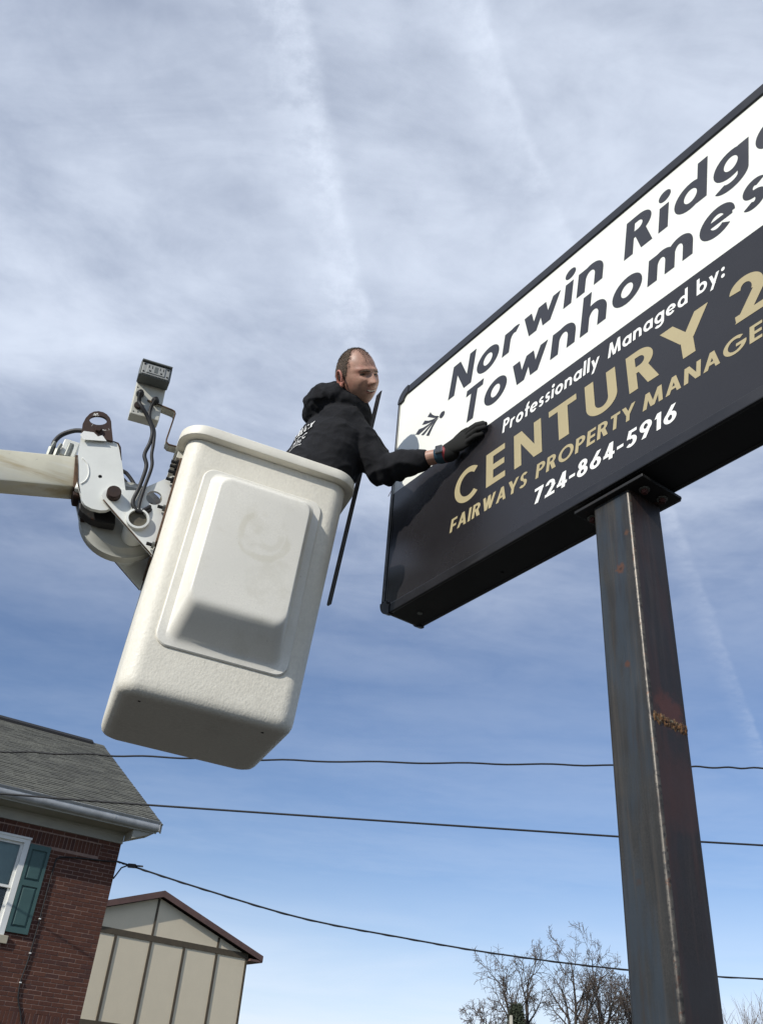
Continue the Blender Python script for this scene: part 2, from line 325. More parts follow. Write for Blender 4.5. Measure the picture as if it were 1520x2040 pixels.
class MB:
    def __init__(self): self.v = []; self.f = []; self.m = []; self.mi = 0
    def add(self, vs, fs):
        b = len(self.v); self.v += [tuple(p) for p in vs]
        self.f += [tuple(b + i for i in f) for f in fs]; self.m += [self.mi] * len(fs)
        return self
    def box(self, x0, x1, y0, y1, z0, z1, mw=None):
        vs = [Vector(p) for p in ((x0, y0, z0), (x1, y0, z0), (x1, y1, z0), (x0, y1, z0), (x0, y0, z1), (x1, y0, z1), (x1, y1, z1), (x0, y1, z1))]
        if mw is not None: vs = [mw @ p for p in vs]
        return self.add(vs, [(0, 3, 2, 1), (4, 5, 6, 7), (0, 1, 5, 4), (1, 2, 6, 5), (2, 3, 7, 6), (3, 0, 4, 7)])
    def prism(self, poly, y0, y1, mw=None):
        """polygon in (x, z), extruded from y0 to y1"""
        n = len(poly)
        area = sum(poly[i][0] * poly[(i + 1) % n][1] - poly[(i + 1) % n][0] * poly[i][1] for i in range(n))
        if area < 0: poly = poly[::-1]
        vs = [Vector((p[0], y0, p[1])) for p in poly] + [Vector((p[0], y1, p[1])) for p in poly]
        if mw is not None: vs = [mw @ p for p in vs]
        fs = [tuple(range(n)), tuple(range(2 * n - 1, n - 1, -1))]
        fs += [((i + 1) % n, i, n + i, n + (i + 1) % n) for i in range(n)]
        return self.add(vs, fs)
    def plate_holes(self, poly, holes, y0, y1):
        """plate with round holes in (x, z): triangulated through bmesh"""
        bm = bmesh.new(); edges = []
        for lp in [poly] + holes:
            vv = [bm.verts.new((p[0], y0, p[1])) for p in lp]
            edges += [bm.edges.new((vv[i], vv[(i + 1) % len(vv)])) for i in range(len(vv))]
        r = bmesh.ops.triangle_fill(bm, edges=edges, use_beauty=True, use_dissolve=False)
        fs = [g for g in r['geom'] if isinstance(g, bmesh.types.BMFace)]
        ex = bmesh.ops.extrude_face_region(bm, geom=fs)
        bmesh.ops.translate(bm, vec=(0, y1 - y0, 0), verts=[g for g in ex['geom'] if isinstance(g, bmesh.types.BMVert)])
        bmesh.ops.recalc_face_normals(bm, faces=bm.faces[:])
        bm.verts.index_update()
        self.add([v.co.copy() for v in bm.verts], [[v.index for v in f.verts] for f in bm.faces])
        bm.free(); return self
    def tube(self, pts, rad, n=8, cap=True):
        pts = [Vector(p) for p in pts]; rads = rad if isinstance(rad, (list, tuple)) else [rad] * len(pts)
        b = len(self.v); up = None
        for i, p in enumerate(pts):
            t = (pts[min(i + 1, len(pts) - 1)] - pts[max(i - 1, 0)])
            t = t.normalized() if t.length > 1e-9 else Vector((0, 0, 1))
            if up is None: up = Vector((0, 0, 1)) if abs(t.z) < 0.9 else Vector((1, 0, 0))
            s = t.cross(up).normalized(); up = s.cross(t).normalized()
            for k in range(n):
                a = 2 * math.pi * k / n
                self.v.append(tuple(p + (s * math.cos(a) + up * math.sin(a)) * rads[i]))
        for i in range(len(pts) - 1):
            for k in range(n):
                a = b + i * n + k; c = b + i * n + (k + 1) % n
                self.f.append((a, c, c + n, a + n)); self.m.append(self.mi)
        if cap:
            self.f.append(tuple(b + k for k in range(n))[::-1]); self.m.append(self.mi)
            e = b + (len(pts) - 1) * n
            self.f.append(tuple(e + k for k in range(n))); self.m.append(self.mi)
        return self
    def cyl(self, p, axis, r, h, n=20, bevel=0.0):
        p = Vector(p); ax = Vector(axis).normalized()
        if bevel:
            pts = [p, p + ax * (h - bevel), p + ax * h]; return self.tube(pts, [r, r, r - bevel], n)
        return self.tube([p, p + ax * h], r, n)
    def loft(self, rings, cap=True):
        n = len(rings[0]); b = len(self.v)
        for rg in rings: self.v += [tuple(p) for p in rg]
        for i in range(len(rings) - 1):
            for k in range(n):
                a = b + i * n + k; c = b + i * n + (k + 1) % n
                self.f.append((a, c, c + n, a + n)); self.m.append(self.mi)
        if cap:
            self.f.append(tuple(b + k for k in range(n))[::-1]); self.m.append(self.mi)
            e = b + (len(rings) - 1) * n
            self.f.append(tuple(e + k for k in range(n))); self.m.append(self.mi)
        return self
    def limb(self, secs, ref, n=20):
        """secs: (point, a, b): elliptic sections across the path, a along ref"""
        ref = Vector(ref); rings = []
        P = [Vector(s[0]) for s in secs]
        full = []
        for i, s in enumerate(secs):
            t = (P[min(i + 1, len(P) - 1)] - P[max(i - 1, 0)]).normalized()
            u = (ref - t * ref.dot(t)).normalized(); w = t.cross(u)
            full.append((P[i], t, u, w, s[1], s[2]))
        def ring(p, u, w, a, b): return [p + u * (a * math.cos(2 * math.pi * k / n)) + w * (b * math.sin(2 * math.pi * k / n)) for k in range(n)]
        p, t, u, w, a, b = full[0]
        for q in (0.25, 0.6, 0.87): 
            rings.append(ring(p - t * (min(a, b) * math.sqrt(1 - q * q) * 0.9), u, w, a * q, b * q))
        for p, t, u, w, a, b in full: rings.append(ring(p, u, w, a, b))
        p, t, u, w, a, b = full[-1]
        for q in (0.87, 0.6, 0.25):
            rings.append(ring(p + t * (min(a, b) * math.sqrt(1 - q * q) * 0.9), u, w, a * q, b * q))
        return self.loft(rings)
    def mesh(self, name):
        me = bpy.data.meshes.new(name); me.from_pydata(self.v, [], self.f); me.update()
        if any(self.m): me.polygons.foreach_set('material_index', self.m)
        return me
    def build(self, name, material, parent=None, smooth=False, bevel=0.0, seg=2, auto=None):
        me = self.mesh(name)
        if bevel:
            bm = bmesh.new(); bm.from_mesh(me)
            bmesh.ops.remove_doubles(bm, verts=bm.verts[:], dist=1e-6)
            ed = [e for e in bm.edges if len(e.link_faces) == 2 and e.calc_face_angle(0) > 0.6]
            bmesh.ops.bevel(bm, geom=ed, offset=bevel, segments=seg, affect='EDGES', profile=0.5, clamp_overlap=True)
            bm.to_mesh(me); bm.free()
        o = link(name, me, material, parent, smooth)
        if auto is not None:
            me.polygons.foreach_set('use_smooth', [True] * len(me.polygons))
            me.set_sharp_from_angle(angle=R(auto))
        return o


def circ(cx, cz, r, n=24, rz=None, a0=0.0):
    return [(cx + r * math.cos(a0 + 2 * math.pi * k / n), cz + (rz or r) * math.sin(a0 + 2 * math.pi * k / n)) for k in range(n)]


def arc(cx, cz, r, a0, a1, n=8):
    return [(cx + r * math.cos(R(a0 + (a1 - a0) * k / n)), cz + r * math.sin(R(a0 + (a1 - a0) * k / n))) for k in range(n + 1)]


def spline(pts, m=6):
    """Catmull-Rom through the points"""
    pts = [Vector(p) for p in pts]; out = []
    for i in range(len(pts) - 1):
        p0 = pts[max(i - 1, 0)]; p1 = pts[i]; p2 = pts[i + 1]; p3 = pts[min(i + 2, len(pts) - 1)]
        for k in range(m):
            t = k / m
            out.append(0.5 * ((2 * p1) + (p2 - p0) * t + (2 * p0 - 5 * p1 + 4 * p2 - p3) * t * t + (3 * p1 - p0 - 3 * p2 + p3) * t ** 3))
    out.append(pts[-1]); return out


def remesh(mb, voxel, smooth_it=4, factor=0.5):
    """fuse overlapping closed shells into one continuous skin"""
    me = mb.mesh('tmp'); o = bpy.data.objects.new('tmp', me); COL.objects.link(o)
    md = o.modifiers.new('r', 'REMESH'); md.mode = 'VOXEL'; md.voxel_size = voxel
    if smooth_it:
        sm = o.modifiers.new('s', 'SMOOTH'); sm.factor = factor; sm.iterations = smooth_it
    dg = bpy.context.evaluated_depsgraph_get(); dg.update()
    out = bpy.data.meshes.new_from_object(o.evaluated_get(dg))
    bpy.data.objects.remove(o, do_unlink=True); bpy.data.meshes.remove(me)
    return out


# ------------------------------------------------------------------ ground
g = MB(); g.add([(-900, -900, -0.004), (900, -900, -0.004), (900, 900, -0.004), (-900, 900, -0.004)], [(0, 1, 2, 3)])
o = g.build('ground', M['ground']); o['kind'] = 'structure'
g = MB(); g.add([(-14, -16, 0.0), (18, -16, 0.0), (18, 12, 0.0), (-14, 12, 0.0)], [(0, 1, 2, 3)])
o = g.build('parking_lot', M['asphalt']); o['kind'] = 'structure'


# ------------------------------------------------------------------ lettering
def ell(cx, cy, rx, ry, a0, a1, w, wy=None, n=28):
    """ring segment as quads"""
    wy = wy or w * 0.86; q = []
    for k in range(n):
        s, t = R(a0 + (a1 - a0) * k / n), R(a0 + (a1 - a0) * (k + 1) / n)
        q.append([(cx + rx * math.cos(s), cy + ry * math.sin(s)), (cx + rx * math.cos(t), cy + ry * math.sin(t)),
                  (cx + (rx - w) * math.cos(t), cy + (ry - wy) * math.sin(t)), (cx + (rx - w) * math.cos(s), cy + (ry - wy) * math.sin(s))])
    return q


def rc(x0, y0, x1, y1): return [[(x0, y0), (x1, y0), (x1, y1), (x0, y1)]]
def pa(x0, y0, x1, y1, w): return [[(x0, y0), (x0 + w, y0), (x1 + w, y1), (x1, y1)]]
def disc(cx, cy, r, n=20): return [[(cx + r * math.cos(2 * math.pi * k / n), cy + r * math.sin(2 * math.pi * k / n)) for k in range(n)]]


def glyph(c, W):
    X = 0.65; H = 0.86 * W; A = 1.04
    if c == 'o': return ell(.345, X / 2, .345, X / 2 + .02, 0, 360, W), .69
    if c == 'n': return rc(0, 0, W, X) + ell(.32, X - .33, .32, .35, 0, 165, W) + rc(.64 - W, 0, .64, X - .33), .64
    if c == 'm': return (rc(0, 0, W, X) + ell(.29, X - .31, .29, .33, 0, 165, W) + rc(.58 - W, 0, .58, X - .31)
                         + ell(.87 - W, X - .31, .29, .33, 0, 165, W) + rc(1.16 - 2 * W, 0, 1.16 - W, X - .31)), 1.16 - W
    if c == 'h': return rc(0, 0, W, A) + ell(.32, X - .33, .32, .35, 0, 165, W) + rc(.64 - W, 0, .64, X - .33), .64
    if c == 'r': return rc(0, 0, W, X) + ell(.30, X - .33, .30, .35, 62, 165, W), .44
    if c in 'dabg':
        q = ell(.345, X / 2, .345, X / 2 + .02, 0, 360, W)
        if c == 'd': q += rc(.69 - W, 0, .69, A)
        if c == 'a': q += rc(.69 - W, 0, .69, X)
        if c == 'b': q += rc(0, 0, W, A)
        if c == 'g': q += rc(.69 - W, -.06, .69, X) + ell(.345, -.06, .345, .27, 208, 360, W)
        return q, .69
    if c == 'e': return ell(.345, X / 2, .345, X / 2 + .02, 0, 318, W) + rc(.1, X / 2 - H * .36, .64, X / 2 + H * .36), .69
    if c == 'c': return ell(.345, X / 2, .345, X / 2 + .02, 48, 312, W), .60
    if c == 'i': return rc(0, 0, W, X) + disc(W / 2, X + .12 + W * .62, W * .66), W
    if c == 'l': return rc(0, 0, W, A), W
    if c == 't': return rc(.1, 0, .1 + W, .9) + rc(0, X - H, .2 + W, X), .2 + W
    if c == 'f': return rc(.09, 0, .09 + W, .78) + ell(.09 + .26, .78, .26, .26, 88, 180, W) + rc(0, X - H, .24 + W, X), .32 + W * .3
    if c == 's':
        r = X / 4 + H * .3
        return ell(.23, X - r + .02, .22, r, 35, 270, W * .9) + ell(.21, r - .02, .22, r, -145, 90, W * .9), .44
    if c == 'w': return pa(.21, 0, 0, X, W) + pa(.21, 0, .42 - W * .1, X, W) + pa(.63 - W * .2, 0, .42 - W * .1, X, W) + pa(.63 - W * .2, 0, .84 - W * .2, X, W), .84 + W * .8
    if c == 'y': return pa(.25, 0, 0, X, W) + pa(.08, -.32, .48, X, W), .48 + W
    if c == 'x': return pa(0, 0, .4, X, W) + pa(.4, 0, 0, X, W), .4 + W
    if c == ':': return disc(W * .6, W * .6, W * .62) + disc(W * .6, X - W * .5, W * .62), W * 1.2
    if c == '.': return disc(W * .6, W * .6, W * .62), W * 1.2
    if c == ',': return pa(0, -.18, .1, W, W), W + .1
    if c == '-': return rc(0, .30, .34, .30 + H), .34
    if c == 'N': return rc(0, 0, W, 1) + rc(.76 - W, 0, .76, 1) + pa(.76 - W * 1.15, 0, -.0, 1, W * 1.15), .76
    if c in 'PR':
        q = rc(0, 0, W, 1) + ell(.28, 1 - .29, .32, .29, -90, 90, W) + rc(W * .5, 1 - H, .28, 1) + rc(W * .5, 1 - .58, .28, 1 - .58 + H)
        if c == 'R': q += pa(.62 - W * 1.25 + .04, 0, .22, .5, W * 1.25)
        return q, .60 if c == 'P' else .66
    if c == 'T': return rc(.275 - W / 2, 0, .275 + W / 2, 1) + rc(0, 1 - H, .55, 1), .55
    if c == 'M': return pa(0, 0, .10, 1, W) + pa(1.0 - W, 0, .9 - W, 1, W) + pa(.5 - W * .5, .02, .10, 1, W * 1.0) + pa(.5 - W * .5, .02, .9 - W, 1, W), 1.0
    if c == 'C': return ell(.5, .5, .5, .52, 46, 314, W), .84
    if c == 'G': return ell(.5, .5, .5, .52, 46, 352, W) + rc(.55, .5 - H * .75, .99, .5 + H * .25), .99
    if c == 'O': return ell(.5, .5, .5, .52, 0, 360, W), 1.0
    if c == '0': return ell(.33, .5, .33, .52, 0, 360, W), .66
    if c == 'E': return rc(0, 0, W, 1) + rc(W * .5, 0, .52, H) + rc(W * .5, .5 - H * .5, .5, .5 + H * .5) + rc(W * .5, 1 - H, .52, 1), .52
    if c == 'F': return rc(0, 0, W, 1) + rc(W * .5, .44 - H * .4, .47, .44 + H * .6) + rc(W * .5, 1 - H, .5, 1), .50
    if c == 'L': return rc(0, 0, W, 1) + rc(W * .5, 0, .46, H), .46
    if c == 'U': return rc(0, .33, W, 1) + rc(.68 - W, .33, .68, 1) + ell(.34, .33, .34, .35, 180, 360, W), .68
    if c == 'Y': return rc(.36 - W / 2, 0, .36 + W / 2, .46) + pa(.36 - W * .55, .40, -.03, 1, W * 1.1) + pa(.36 - W * .55, .40, .75 - W * 1.1, 1, W * 1.1), .72
    if c == 'A': return pa(0, 0, .37 - W * .5, 1, W) + pa(.74 - W, 0, .37 - W * .5, 1, W) + rc(.18, .22, .56, .22 + H), .74
    if c == 'I': return rc(0, 0, W, 1), W
    if c == 'W': return pa(.24, 0, 0, 1, W) + pa(.24, 0, .5 - W / 2, 1, W) + pa(.76 - W, 0, .5 - W / 2, 1, W) + pa(.76 - W, 0, 1.0 - W, 1, W), 1.0
    if c == 'S': return ell(.29, .74, .26, .28, 30, 270, W) + ell(.27, .26, .28, .28, -150, 90, W), .54
    if c == 'X': return pa(0, 0, .5, 1, W * 1.1) + pa(.5, 0, 0, 1, W * 1.1), .5 + W * 1.1
    if c == '1': return rc(.12, 0, .12 + W, 1) + pa(.0, .72, .12, 1, W * .7), .12 + W
    if c == '2': return ell(.29, .71, .29, .31, -38, 172, W) + pa(0, 0, .40, .62, W * 1.2) + rc(0.02, 0, .60, H), .60
    if c == '4': return rc(.40 - W / 2, 0, .40 + W / 2, 1) + rc(0, .20, .60, .20 + H) + pa(0, .24, .40 - W / 2, 1, W * .8), .60
    if c == '5': return rc(.12, 1 - H, .54, 1) + pa(.04, .50, .13, 1, W * .9) + ell(.27, .31, .30, .33, -140, 120, W), .57
    if c == '7': return rc(0, 1 - H, .55, 1) + pa(.06, 0, .55 - W * 1.1, 1 - H * .5, W * 1.1), .56
    if c == '8': return ell(.30, .745, .255, .275, 0, 360, W * .95) + ell(.30, .275, .30, .295, 0, 360, W), .60
    if c == '6': return ell(.31, .31, .31, .33, 0, 360, W) + pa(.02, .38, .36, 1, W * 1.1), .62
    if c == '9': return ell(.31, .69, .31, .33, 0, 360, W) + pa(.24 - W * .6, 0, .60 - W * 1.1, .62, W * 1.1), .62
    return [], .32


def word_quads(text, x0, x1, base, cap, W, shear, gap=0.13):
    quads = []; x = 0.0; end = 0.0
    for ch in text:
        if ch == ' ': x += .34; continue
        q, adv = glyph(ch, W)
        quads += [[(x + px, py) for px, py in qq] for qq in q]
        x += adv + gap; end = x - gap
    s = (x1 - x0) / end
    return [[(x0 + px * s + shear * py * cap, base + py * cap) for px, py in qq] for qq in quads]


def fix(q):
    a = sum(q[i][0] * q[(i + 1) % len(q)][1] - q[(i + 1) % len(q)][0] * q[i][1] for i in range(len(q)))
    return q if a > 0 else q[::-1]


def flat(mb, quads, y, step=0.000004):
    for i, q in enumerate(quads):
        q = fix(q); yy = y - (i % 60) * step
        mb.add([(p[0], yy, p[1]) for p in q], [tuple(range(len(q)))])


# ------------------------------------------------------------------ sign
SIGN = Matrix.Translation((0.06329, 3.19029, 3.28825)) @ Matrix.Rotation(R(-56.856), 4, 'Z')
sign = root('sign_cabinet', SIGN, 'large black framed box sign with white top half and dark lower half', 'sign')
XL, XR, ZT, DEP = -0.052, 2.392, 1.237, 0.175


def rrect(x0, x1, z0, z1, rbl, rbr, rtr, rtl, n=8):
    return (arc(x0 + rbl, z0 + rbl, rbl, 180, 270, n) + arc(x1 - rbr, z0 + rbr, rbr, 270, 360, n)
            + arc(x1 - rtr, z1 - rtr, rtr, 0, 90, n) + arc(x0 + rtl, z1 - rtl, rtl, 90, 180, n))

b = MB(); b.prism(rrect(XL + .004, XR - .004, .004, ZT - .004, .05, .05, .07, .07), 0.012, DEP - .012)
b.build('cabinet_body', M['cabinet'], sign, auto=40)
b = MB(); b.prism(rrect(XL + .006, XR - .006, .6262, ZT - .03, .002, .002, .05, .05), 0.006, 0.0115); b.build('face_panel', M['face_white'], sign)
b = MB(); b.prism(rrect(XL + .006, XR - .006, .03, .6258, .03, .03, .002, .002), 0.006, 0.0115)
o = b.build('face_panel', M['face_dark'], sign); o['label'] = 'dark grey lower face panel'
# retainers front and back, with rounded corner caps
for (yy0, yy1, sgn) in ((-0.002, 0.0125, 1), (DEP - .0125, DEP + .002, -1)):
    b = MB(); b.box(XL + .076, XR - .076, yy0, yy1, ZT - .047, ZT); b.build('top_retainer', M['retainer'], sign, bevel=.004)
    b = MB(); b.box(XL + .062, XR - .062, yy0, yy1, 0, .043); b.build('bottom_retainer', M['retainer'], sign, bevel=.004)
    for xa, xb in ((XL, XL + .009), (XR - .009, XR)):
        b = MB(); b.box(xa, xb, yy0 + .001 * sgn if sgn > 0 else yy0, yy1 if sgn > 0 else yy1 - .001, .061, ZT - .075); b.build('side_retainer', M['retainer'], sign)
    for side in (0, 1):
        def mx(poly): return poly if side == 0 else [(XL + XR - p[0], p[1]) for p in poly]
        ra = .0765
        b = MB(); b.prism(mx(arc(XL + ra, ZT - ra, ra + .002, 180, 90, 10) + [(XL + ra, ZT - .047)] + arc(XL + ra, ZT - ra, .036, 96, 172, 6) + [(XL + .014, ZT - ra)]), yy0 - .003, yy1 + .003)
        b.build('corner_cap', M['retainer'], sign, auto=40)
        rb = .0625
        b = MB(); b.prism(mx(arc(XL + rb, rb, rb + .004, 180, 270, 10) + [(XL + rb, .044)] + arc(XL + rb, rb, .022, 268, 182, 5) + [(XL + .012, rb)]), yy0 - .003, yy1 + .003)
        b.build('corner_cap', M['retainer'], sign, auto=40)
# bright line down the end edge
b = MB(); b.box(XL + .0095, XL + .0115, -0.0005, .004, .07, ZT - .08); b.build('edge_strip', M['alu'], sign)
b = MB(); b.cyl((0.09, .095, .0045), (0, 0, -1), .011, .004, 16); b.build('drain_plug', M['zinc'], sign)
for xx in (.55, 1.75): 
    b = MB(); b.cyl((xx, .12, .0045), (0, 0, -1), .006, .004, 10); b.build('screw', M['steel_dark'], sign)
# print on the face
FY = 0.0052
def line(name, words, base, cap, W, shear, m, y=FY):
    for t, x0, x1 in words:
        b = MB(); flat(b, word_quads(t, x0, x1, base, cap, W, shear), y); b.build(name, m, sign)
line('lettering', [('Norwin', .327, 1.222), ('Ridge', 1.325, 2.003)], .937, .178, .208, .18, M['ink'])
line('lettering', [('Townhomes', .425, 1.866)], .724, .178, .208, .18, M['ink'])
line('lettering', [('Professionally', .677, 1.172), ('Managed', 1.212, 1.545), ('by:', 1.580, 1.684)], .530, .062, .19, .16, M['white_vinyl'])
line('lettering', [('C', .397, .535), ('E', .586, .692), ('N', .742, .885), ('T', .925, 1.06), ('U', 1.10, 1.238), ('R', 1.285, 1.405),
                   ('Y', 1.435, 1.606), ('2', 1.684, 1.802), ('1', 1.862, 1.912)], .316, .158, .195, 0.0, M['gold'])
line('lettering', [('FAIRWAYS', .374, .802), ('PROPERTY', .848, 1.292), ('MANAGEMENT', 1.327, 2.02)], .212, .060, .20, .18, M['gold'])
line('lettering', [('724-864-5916', .835, 1.443)], .107, .062, .205, .16, M['white_vinyl'])
b = MB()
logo = [[(0.303, 0.894), (0.309, 0.882), (0.305, 0.869), (0.291, 0.861), (0.28, 0.864), (0.271, 0.876), (0.273, 0.888), (0.285, 0.898)],
        [(0.203, 0.951), (0.217, 0.928), (0.238, 0.907), (0.265, 0.888), (0.27, 0.879), (0.253, 0.886), (0.229, 0.9), (0.183, 0.936)],
        [(0.163, 0.927), (0.193, 0.907), (0.22, 0.896), (0.246, 0.89), (0.265, 0.884), (0.258, 0.881), (0.232, 0.882), (0.204, 0.889), (0.169, 0.901), (0.145, 0.913)],
        [(0.123, 0.901), (0.156, 0.89), (0.19, 0.886), (0.228, 0.883), (0.214, 0.878), (0.186, 0.875), (0.152, 0.871), (0.124, 0.868), (0.099, 0.885)],
        [(0.142, 0.855), (0.172, 0.862), (0.2, 0.872), (0.225, 0.881), (0.239, 0.881), (0.222, 0.868), (0.196, 0.857), (0.174, 0.846), (0.161, 0.842)],
        [(0.181, 0.828), (0.202, 0.847), (0.222, 0.864), (0.24, 0.879), (0.265, 0.878), (0.247, 0.866), (0.23, 0.851), (0.215, 0.832), (0.202, 0.813)]]
flat(b, logo, FY, .00004); b.build('emblem', M['ink'], sign)
# loose lamp wire poking out of the open end
b = MB(); b.tube(spline([(XL + .006, .06, .80), (XL - .03, .07, .806), (XL - .07, .085, .800), (XL - .13, .10, .795), (XL - .2, .12, .78)], 6), .0016, 6)
b.build('loose_wire', M['wire_red'], sign, smooth=True)
b = MB(); b.tube([(XL + .002, .05, .83), (XL - .008, .055, .845)], .003, 8); b.build('wire_nut', M['white_vinyl'], sign)

# ------------------------------------------------------------------ sign post
post = root('sign_post', SIGN @ Matrix.Translation((0, 0, -3.28825)), 'square dark steel post with rust-flecked edge highlight holding up the box sign', 'post')
PX0, PX1, PY0, PY1, PZ = 1.082, 1.228, 0.024, 0.174, 3.262
def post_side(corners, name, m):
    b = MB(); rings = []
    b.add([(c[0], c[1], z) for z in (0.0, 0.9, 1.8, 2.6, PZ) for c in corners], [(i * len(corners) + k, i * len(corners) + k + 1, (i + 1) * len(corners) + k + 1, (i + 1) * len(corners) + k) for i in range(4) for k in range(len(corners) - 1)])
    return b.build(name, m, post, smooth=True)
rr = .010
def pc(cx, cy, a0, a1): return [(cx + rr * math.cos(R(a0 + (a1 - a0) * k / 5)), cy + rr * math.sin(R(a0 + (a1 - a0) * k / 5))) for k in range(6)]
corner = [pc(PX0 + rr, PY0 + rr, 180, 270), pc(PX1 - rr, PY0 + rr, 270, 360), pc(PX1 - rr, PY1 - rr, 0, 90), pc(PX0 + rr, PY1 - rr, 90, 180)]
names = ['tube_side'] * 4
mats_ = [M['post_front'], M['post_side'], M['post_side'], M['post_front']]
for i in range(4):
    post_side(corner[i], 'tube_corner', M['post_edge'] if i == 1 else mats_[i])
    post_side([corner[i][-1], corner[(i + 1) % 4][0]], 'tube_side', mats_[i])
b = MB(); b.box(1.020, 1.300, 0.004, .188, PZ - .001, PZ + .010); b.build('mounting_plate', M['steel_dark'], post, bevel=.002)
b = MB(); b.box(1.02, 1.29, .19, .197, PZ + .002, PZ + .014); b.build('plate_lip', M['steel_dark'], post)
for (bx_, by_) in ((1.258, .062), (1.262, .140), (1.045, .062), (1.045, .140)):
    b = MB(); b.cyl((bx_, by_, PZ - .0005), (0, 0, -1), .017, .004, 18); w = b.build('washer', M['zinc'], post)
    b = MB(); b.cyl((bx_, by_, PZ - .004), (0, 0, -1), .0105, .013, 6, .002); b.build('bolt_head', M['rustbolt'], w)
# flaky old weld seam across the end face
b = MB(); ny, nz_ = 48, 14; vs = []
for j in range(nz_ + 1):
    for i in range(ny + 1):
        y = .031 + .138 * i / ny; h0 = .020 + .010 * mnoise.noise(Vector((i * .35, 3, 1))); c0 = 2.526 - .006 * i / ny + .007 * mnoise.noise(Vector((i * .2, 7, 2)))
        q = j / nz_ * 2 - 1; zz_ = c0 + q * h0
        e = max(0, 1 - q * q) * (1 if 0 < i < ny else 0)
        vs.append((PX1 - .002 + e * (.0045 + .0045 * mnoise.noise(Vector((i * .55, j * .6, 4))) + .002 * mnoise.noise(Vector((i * 1.7, j * 1.6, 9)))), y, zz_))
b.add(vs, [(j * (ny + 1) + i, j * (ny + 1) + i + 1, (j + 1) * (ny + 1) + i + 1, (j + 1) * (ny + 1) + i) for j in range(nz_) for i in range(ny)])
b.build('weld_seam', M['weld'], post, smooth=True)

# ------------------------------------------------------------------ aerial bucket
BR = Matrix(((0.9479488, -0.3131358, 0.0577840), (0.3149821, 0.9487416, -0.0259921), (-0.0466830, 0.0428401, 0.9979907)))
BUCKET = Matrix.Translation((-0.6023, 3.0699, 2.685)) @ BR.to_4x4()
bucket = root('lift_bucket', BUCKET, 'white fibreglass lift bucket with raised front panel, tilted beside the sign', 'bucket')
WT, WB, DT, DB, BH = 0.6493, 0.6060, 0.6623, 0.6185, 1.035


def rring(z, w, d, r, n=9):
    x, y = w / 2, d / 2; pts = []
    for (cx, cy, a) in ((x - r, y - r, 0), (-x + r, y - r, 90), (-x + r, -y + r, 180), (x - r, -y + r, 270)):
        pts += [Vector((cx + r * math.cos(R(a + 90 * k / n)), cy + r * math.sin(R(a + 90 * k / n)), z)) for k in range(n + 1)]
    return pts
def wd(z): t = z / BH; return WB + (WT - WB) * t, DB + (DT - DB) * t
rings = []
for z, ins, r in ((-.020, .050, .03), (-.018, .032, .045), (-.012, .017, .055), (-.002, .0068, .062), (.014, .0012, .066), (.035, 0, .068)):
    w, d = wd(z); rings.append(rring(z, w - 2 * ins, d - 2 * ins, r))
for i in range(1, 25):
    z = .035 + (BH - .05 - .035) * i / 24; w, d = wd(z); rings.append(rring(z, w, d, .068))
b = MB(); b.loft(rings, cap=False)
# bottom cap as fan and hollow inside
b.f.append(tuple(range(len(rings[0])))[::-1]); b.m.append(0)
inner = []
for z in (BH - .05, .5, .04):
    w, d = wd(z); inner.append(rring(z, w - .02, d - .02, .058))
base = len(b.v); n = len(rings[0])
for rg in inner: b.v += [tuple(p) for p in rg]
for i in range(2):
    for k in range(n):
        a = base + i * n + k; c = base + i * n + (k + 1) % n
        b.f.append((c, a, a + n, c + n)[::-1] if False else (a, c, c + n, a + n)); b.m.append(0)
b.f.append(tuple(base + 2 * n + k for k in range(n))); b.m.append(0)
shell = b.build('shell', M['fibre'], bucket, smooth=True)
# rolled rim
w, d = wd(BH - .045); lip = .034
prof = [(-.012, BH - .052), (.000, BH - .0475), (.008, BH - .0460), (lip - .004, BH - .045), (lip - .001, BH - .0435), (lip, BH - .041), (lip + .0005, BH - .02), (lip - .001, BH - .005), (lip - .0035, BH - .0015), (lip - .007, BH), (-.008, BH + .001), (-.012, BH - .004), (-.013, BH - .052)]
b = MB(); b.loft([rring(z, w + 2 * o_, d + 2 * o_, .070 + max(o_, -.01)) for o_, z in prof], cap=False)
b.build('rim', M['rim'], bucket, auto=22)

# front panel: flange and pocket bulge, laid on the sloping front wall
def fy(z): return -wd(z)[1] / 2
def panel_ring(x0, x1, z0, z1, r, off, n=8, skew=0.0):
    pts = rrect(x0, x1, z0, z1, r, r, r, r, n)
    return [Vector((p[0], fy(p[1]) - off, p[1])) for p in pts]
b = MB()
b.loft([panel_ring(-.232, .232, .155, .872, .045, -.008), panel_ring(-.232, .232, .155, .872, .045, .005), panel_ring(-.228, .228, .159, .868, .042, .0085), panel_ring(-.20, .20, .18, .853, .040, .0088)], cap=False)
b.build('panel_flange', M['fibre_smooth'], bucket, auto=35)
def bulge_ring(t):
    # t from 0 (foot) to 1 (plateau); the lower wall leans far back, the others are steep
    s = t * t * (3 - 2 * t) if t < 1 else 1
    x = .196 - .030 * t; zt = .853 - .030 * t; zb = .183 + .185 * t
    off = .008 + .072 * t
    return x, zt, zb, off
rings = []
prof = [(-.20, .0087, 0), (-.10, .0098, 0), (0.0, .0130, 0), (.06, .0175, .0), (.14, .025, .02), (.5, .064, .0), (.82, .099, .0), (.92, .108, .0), (1.0, .1125, .0), (1.10, .115, 0), (1.22, .1155, 0)]
for t, off, e in prof:
    tt = t
    x = .196 - .026 * tt; zt = .850 - .062 * tt; zb = .184 + .108 * tt
    rings.append(panel_ring(-x, x, zb, zt, .040, off, 10))
b = MB(); b.loft(rings, cap=False)
cap0 = len(b.v) - len(rings[-1]); nn = len(rings[-1])
